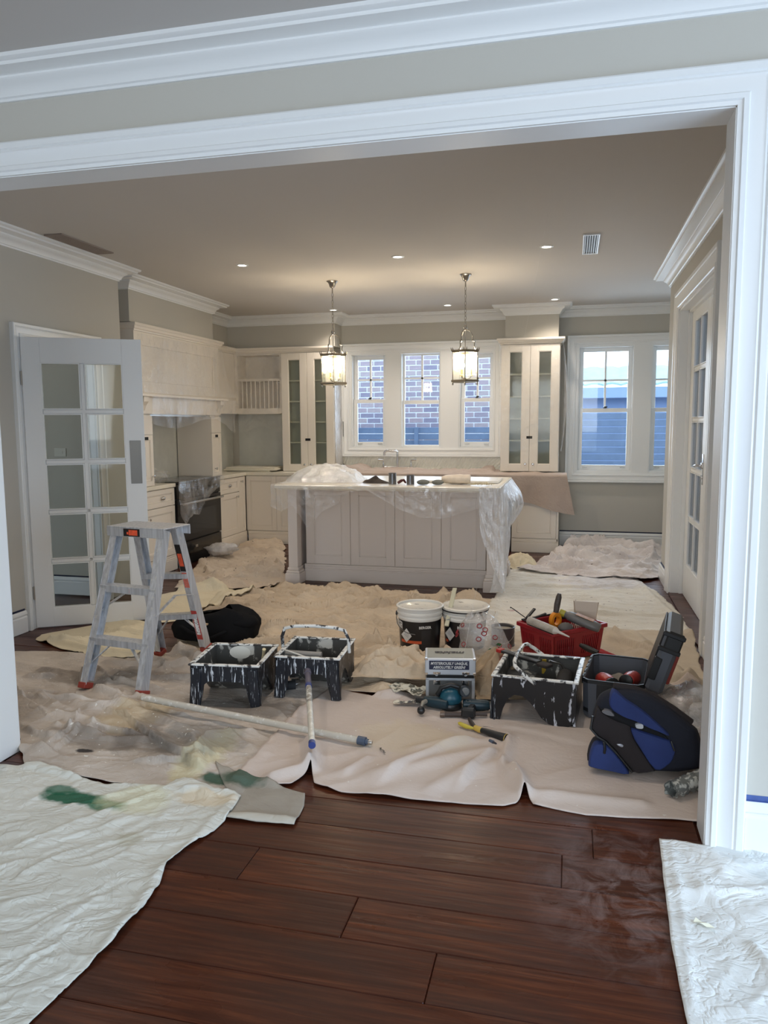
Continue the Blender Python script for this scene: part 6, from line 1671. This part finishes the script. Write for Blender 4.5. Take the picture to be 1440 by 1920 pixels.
# ------------------------------------------------------------------ black holdall behind the ladder
bb = thing('holdall', 'black fabric holdall with open top, slumped behind the stepladder', 'bag', (-2.42, 4.86, hz(-2.42, 4.86, .15)), .12)
BFAB = plain('holdall_black', (.010, .010, .011, 1), .95, bump=.3, bs=300, Specular_IOR_Level=.1)
m = MB(); rows = []
for i in range(36):
    a_ = 2 * PI * i / 36; row = []
    for j in range(14):
        t = PI * (j + .3) / 13.6
        ca, sa = math.cos(a_), math.sin(a_)
        ex = lambda v, p=.5: math.copysign(abs(v) ** p, v)
        h_ = .17 + .075 * math.exp(-((ca - .55) / .4) ** 2) - .02 * (ca < -.2)
        k_ = 1 + .10 * mn.noise(Vector((ca * 2.2, sa * 2.2, t * 1.4 + 2)))
        row.append((.31 * ex(ca) * math.sin(t) ** .4 * k_, .14 * ex(sa) * math.sin(t) ** .4 * k_, max(.002, .07 + h_ * .62 * math.cos(t) * k_ + .02)))
    rows.append(row)
m.grid(rows, None, True); m.build('body', BFAB, bb, smooth=180)
blob(MB(), (.22, -.06, .145), (.10, .08, .05), .15, 7).build('end_flap', BFAB, bb, smooth=180)
MB().tube([(-.22, -.12, .12), (-.12, -.20, .10), (.02, -.20, .06), (.12, -.15, .10)], .012, 8).build('carry_strap', BFAB, bb, smooth=60)
ln_ = thing('timber_offcut', 'pale timber offcut poking out of the black holdall', 'offcut', (-2.52, 4.74, hz(-2.42, 4.86, .15) + .145), .0, rot=(0, .06, -.18))
MB().box(-.10, .10, -.018, .018, -.006, .006, .002).build('offcut', plain('timber_pale', srgb(206, 178, 140), .6), ln_)
# crumpled plastic ball at the oven's foot
pc = thing('plastic_wad', 'whitish wad of crumpled plastic at the foot of the oven', 'plastic sheet', (-3.86, 7.93, hz(-3.86, 7.93, .1)), .3)
blob(MB(), (0, 0, .07), (.17, .13, .07), .35, 2, 30, 16, 4.0, .02).build('wad', film('wad_film', .72, (.88, .84, .80, 1), .2, 18, .1, .3), pc, smooth=180)
# paper scrap on the right hand sheet
ps_ = thing('paper_scrap', 'small yellowish white paper scrap on the right front sheet', 'scrap', (.425, 2.365, hz(.425, 2.365, .03) + .001), -.5)
MB().grid([[(-.03 + .02 * i, (-.009 + .018 * j) * (1 - .12 * i), .003 + .006 * ((i + j) % 2)) for j in range(2)] for i in range(4)]).build('scrap', plain('scrap_cream', srgb(238, 236, 214), .6), ps_)

# ------------------------------------------------------------------ masking film and covers in the kitchen
def surf(fn, nu, nv, name, mat, label, cat, group=None):
    o = MB().grid([[fn(i / (nu - 1), j / (nv - 1)) for j in range(nv)] for i in range(nu)]).build(name, mat, smooth=180)
    return tag(o, label, cat, group)
def N(x, y, z=0.0): return mn.noise(Vector((x, y, z)))
FILM = film('masking_film', .15, (.94, .92, .90, 1), .16, 9, .12, .42, (1, 1, .35), .2)
FILMI = film('island_film', .20, (.92, .89, .87, 1), .2, 8, .14, .30)
FILMW = film('film_bunched', .62, (.93, .94, .96, 1), .2, 12, .14, .32)
# pink-brown cloth over the sink run
SINKC = canvas('sink_cloth', srgb(190, 174, 163), srgb(164, 148, 138), mott=.35, crease=.25)
dropx = [(-2.86, .10), (-1.3, .2), (-.75, .30), (-.6, .315), (-.44, .345), (-.25, .42), (-.12, .46), (-.06, .47)]
def ip(tab, x):
    return float(np.interp(x, [t[0] for t in tab], [t[1] for t in tab]))
def sink_fn(u, v):
    x = -2.86 + 2.80 * u
    if v < .5:
        t = v / .5; y = 9.78 - .53 * t
        bump = .02 + .075 * max(0, N(x * 3.1, y * 5, 2)) + .028 * abs(N(x * 9, y * 9, 5))
        if x < -2.3: bump += .07 * max(0, math.sin((x + 2.9) * 9)) * (1 - t * .4)
        bump *= (1 if x < -.95 else .45)
        edge = min(1, (1 - t) * 5)
        if x > -.87 and y > 9.5: return (x, 9.5 + (y - 9.5) * .04, .935 + .004 * t)
        return (x, y, .933 + bump * edge + .002)
    t = (v - .5) / .5
    d = ip(dropx, x)
    fl_ = .02 + .028 * t + .018 * t * math.sin(x * 17) + .012 * t * N(x * 6, t * 2, 1)
    return (x + .10 * t * max(0, (x + .42) / .36) ** 1.5, 9.245 - fl_, .935 - d * t)
surf(sink_fn, 150, 50, 'bench_cover', SINKC, 'pinkish brown cloth draped over the sink worktop and hanging over its right end', 'cover cloth')
# island film: swagged front, bunched right end
fd = [(-2.72, .20), (-2.62, .25), (-2.5, .19), (-2.36, .40), (-2.22, .24), (-2.08, .17), (-1.95, .06), (-1.8, .035), (-1.68, .10), (-1.5, .20), (-1.3, .275), (-1.1, .28), (-.9, .22), (-.72, .17), (-.62, .2)]
def isl_fn(u, v):
    x = -2.72 + 2.10 * u
    if v < .22:
        t = v / .22; y = 7.0 - .34 * t
        return (x, y + 0, .9935 + .006 * abs(N(x * 12, y * 14)))
    t = (v - .22) / .78; d = ip(fd, x)
    return (x + .02 * N(x * 5, t * 3, 7) * t, 6.655 - .004 - .02 * abs(N(x * 11, t * 2.2, 3)) - .012 * t, .992 - .07 * min(1, t * 4) * 0 - d * t - .0)
surf(isl_fn, 160, 34, 'masking_film', FILMI, 'clear masking film swagged along the front edge of the island top', 'masking film')
def isr_fn(u, v):
    # over the right hand end, hanging to the floor at the front corner
    t = v; y = 6.64 + 1.1 * u
    d = (.93 if u < .16 else .93 - min(1, (u - .16) / .2) * .50) + .03 * N(u * 9, 3)
    out = .018 + .085 * math.sin(PI * min(1, t * .95)) * (.35 + u) + .022 * math.sin(u * 60) * t * .5 + .02 * N(u * 14, t * 4, 2) * t
    return (-.603 + out - .10 * (u < .02) * t, y + .02 * N(u * 8, t * 6, 9), max(.02, .996 - d * t))
surf(isr_fn, 70, 30, 'masking_film', FILMW, 'milky bunched masking film hanging off the right end of the island', 'masking film')
def isp_fn(u, v):
    x = -.78 + .20 * u
    d = .30 + .62 * u ** .7
    return (x + .03 * v * u, 6.655 - .004 + .26 * 0 - .03 * abs(N(u * 7, v * 5, 4)) + .10 * v * (1 - u) * 0, max(.02, .99 - d * v))
surf(isp_fn, 24, 30, 'masking_film', FILMW, 'milky film veil over the front right island post, reaching the floor', 'masking film')
mound = thing('film_bundle', 'mound of crumpled clear film on the left end of the island top', 'masking film', (-2.38, 7.28, .992), .15)
heap(MB(), .78, .76, .16, 41, 46, 7, .5).build('film', FILMW, mound, smooth=180)
w_ = thing('film_bundle', 'bluish white knot of film on the right of the island mound', 'masking film', (-2.20, 7.18, .995), 0)
blob(MB(), (0, 0, .05), (.085, .08, .055), .45, 6, 26, 14, 3.5).build('film', FILMW, w_, smooth=180)

# things standing on the island
ITZ = .993
TINS = plain('tin_steel_dark', (.22, .22, .23, 1), .3, .85)
for x, y, h, lb in ((-1.605, 6.86, .105, 'small open metal paint tin on the island, the left and taller one'), (-1.432, 6.84, .088, 'small open metal paint tin on the island, the right and shorter one')):
    r = thing('paint_tin', lb, 'tin', (x, y, ITZ), 0)
    MB().lathe([(0, 0), (.036, 0), (.037, .003), (.0355, .005), (.0355, h - .006), (.0385, h - .002), (.0375, h), (.0335, h - .002), (.033, .01), (0, .008)], 24).build('body', TINS, r, smooth=35)
    MB().lathe([(0, h - .02), (.033, h - .02)], 18).build('contents', plain('tin_contents_%d' % (h * 1000), srgb(60, 58, 56), .3), r)
rd = thing('putty_tool', 'dark red tool lying between the two small tins on the island', 'tool', (-1.52, 6.86, ITZ), .3)
MB().tube([(-.035, 0, .012), (0, 0, .035), (.02, .0, .04), (.04, 0, .012)], [.012, .014, .012, .009], 8).build('handle', plain('dark_red', srgb(84, 26, 26), .4), rd, smooth=60)
for x, y, s, lb in ((-1.315, 6.84, 1.0, 'grey oval stone-like sanding pad on the island, left of the pair'), (-1.185, 6.87, .95, 'grey oval stone-like sanding pad on the island, beside the paper pack')):
    r = thing('sanding_pad', lb, 'sanding pad', (x, y, ITZ), .1)
    blob(MB(), (0, 0, .024 * s), (.058 * s, .04, .025 * s), .1, x, 20, 11).build('pad', plain('pad_grey_%d' % int(-x * 100), srgb(116, 118, 112), .6, var=.15, vs=20), r, smooth=180)
pp = thing('paper_pack', 'pale translucent wrapped paper pack lying on the island', 'paper pack', (-1.03, 6.96, ITZ), .06)
rings = []
for i in range(9):
    x = -.13 + .26 * i / 8; k_ = (.55, .8, .9, .95, 1, 1, 1, 1, .97)[i]
    rings.append([(x + .012 * N(i * 1.3, q_), .07 * math.cos(2 * PI * q_ / 14) * k_, .045 + .045 * math.sin(2 * PI * q_ / 14) * k_ * (1 + .12 * N(i * .9, q_ * .8))) for q_ in range(14)])
MB().loft(rings).build('wrap', plain('pack_wax_paper', srgb(226, 212, 194), .45, var=.08, vs=18), pp, smooth=50)
bd_ = MB().box(-1.40, -.66, 7.12, 7.56, ITZ + .0, ITZ + .022, .003); tag(bd_.build('panel_board', plain('gloss_white_board', srgb(240, 238, 234), .25)), 'flat white board lying on the right half of the island top', 'board')
sh = thing('shavings_pile', 'little pile of pale curled shavings at the right front of the island top', 'shavings', (-.79, 6.83, ITZ), 0)
random.seed(21); m = MB()
for k in range(60):
    cx, cy = random.gauss(0, .05), random.gauss(0, .025); a_ = random.uniform(0, PI)
    pts = [(cx + .018 * (t - .5) * 2 * math.cos(a_) , cy + .018 * (t - .5) * 2 * math.sin(a_), .006 + .02 * random.random() * (1 - abs(cx) * 6) + .008 * math.sin(t * PI)) for t in (0, .33, .66, 1)]
    pts = [(p[0], p[1], max(.003, p[2])) for p in pts]
    m.tube(pts, .0028, 4)
m.build('shavings', plain('shaving_cream', srgb(206, 196, 168), .7), sh).__setitem__('kind', 'stuff')
dk = thing('leaf_rag', 'dark crumpled rag with curled tip, left of the small tins on the island', 'rag', (-1.80, 6.99, ITZ), -.25)
heap(MB(), .26, .12, .065, 52, 18, 9).build('cloth', plain('rag_dark', srgb(64, 56, 50), .8, var=.4, vs=20), dk, smooth=180)

# hood film, skirt below the mantel shelf, plate rack film, oven film, cabinet films
def hood_fn(u, v):
    y = 6.80 + 1.86 * u
    z = 2.44 - .57 * v
    flare = max(0, u - .72) / .28 * v ** 1.6
    return (-4.150 + .022 + .012 * abs(N(y * 9 + v * 3, v * 2.5, 1)) + .05 * v * v + .035 * flare, y + .16 * flare, z)
surf(hood_fn, 70, 34, 'masking_film', FILM, 'clear film stretched in long creases over the face of the range hood', 'masking film')
def skirt_fn(u, v):
    y = 6.86 + 1.92 * u
    d = .27 + .05 * math.sin(u * 7) + .10 * max(0, u - .75) / .25
    return (-4.150 + .125 - .015 * v + .016 * N(y * 7, v * 2, 3), y + .03 * v * N(y * 3, 2), 1.835 - d * v)
surf(skirt_fn, 60, 16, 'masking_film', FILM, 'clear film skirt hanging below the hood mantel shelf in front of the splashback', 'masking film')
def rack_fn(u, v):
    x = -4.44 + .74 * u; z = 2.46 - (.98 + .04 * math.sin(u * 8)) * v
    return (x, 9.515 - .012 - .012 * abs(N(x * 8, z * 5, 2)), z)
surf(rack_fn, 40, 44, 'masking_film', film('rack_film', .12, (.90, .84, .78, 1), .16, 13, .14, .40), 'clear film taped over the plate rack cabinet and part of the splashback', 'masking film')
OVF = film('oven_film', .34, (.82, .85, .9, 1), .10, 12, .18, .8, (1, 1, .6))
od = [(0, .34), (.12, .48), (.22, .38), (.35, .40), (.42, .32), (.55, .26), (.7, .20), (.85, .14), (1, .10)]
def oven_fn(u, v):
    y = 7.39 + 1.10 * u
    if v < .3:
        t = v / .3
        return (-4.50 + .40 * t, y, .945 + .015 * abs(N(y * 8, t * 5)) + .03 * (1 - t) * (u < .25))
    t = (v - .3) / .7
    return (-4.098 + .022 + .035 * abs(N(y * 7.5, t * 1.6, 6)) + .03 * t * (u < .5), y - .05 * t * (u < .2), .95 - ip(od, u) * t)
surf(oven_fn, 60, 40, 'masking_film', OVF, 'crinkled clear film draped over the oven top and its left front', 'masking film')
pil = thing('film_bundle', 'puffed wad of clear film on the worktop left of the hob', 'masking film', (-4.30, 7.26, .932), 0)
blob(MB(), (0, 0, .075), (.15, .16, .08), .4, 12, 24, 14, 3.0, .05).build('film', FILM, pil, smooth=180)
def cabr_fn(u, v):
    z = 2.50 - 1.30 * v
    bulge = .055 * math.sin(PI * min(1, v * 1.02)) ** .7
    return (-.150 + (.012 + bulge) * (1 - u * .5) + .012 * abs(N(u * 5, z * 6)), 9.53 + .26 * u, z)
surf(cabr_fn, 12, 46, 'masking_film', FILMW, 'milky film strip hanging down the right side of the right glazed cabinet', 'masking film')
def cabf_fn(u, v):
    x = -.89 + .72 * u; z = 2.48 - 1.22 * v - .06 * math.sin(u * 6) * v
    return (x, 9.523 - .006 - .008 * abs(N(x * 9 + z * 4, z * 2)), z)
surf(cabf_fn, 34, 46, 'masking_film', film('cabinet_film', .05, (.95, .93, .9, 1), .14, 13, .09, .5), 'thin clear film over the front of the right glazed cabinet', 'masking film')
def cabl_fn(u, v):
    z = 2.42 - 1.46 * v
    return (-2.998 + .006 + .012 * abs(N(u * 6, z * 6)), 9.55 + .30 * u, z)
surf(cabl_fn, 12, 40, 'masking_film', FILMW, 'milky film taped down the right side of the left glazed cabinet', 'masking film')
for z0_, z1_ in ((2.05, 2.32), (1.38, 1.58), (.94, 1.02)):
    o = MB().box(-2.978, -2.975, 9.84, 9.87, z0_, z1_).build('tape_strip', DARK)
    tag(o, {2.05: 'upper dark tape strip holding film beside the sink window', 1.38: 'middle dark tape strip holding film beside the sink window', .94: 'lowest dark tape strip at the worktop beside the sink window'}[z0_], 'tape', 'tape strips on the cabinet film')

rg2 = thing('rag', 'crumpled cream canvas scrap on the floor behind the right end of the island', 'rag', (-.52, 8.45, .004), .3)
heap(MB(), .34, .62, .11, 61, 30, 8).build('cloth', c_cream, rg2, smooth=180)
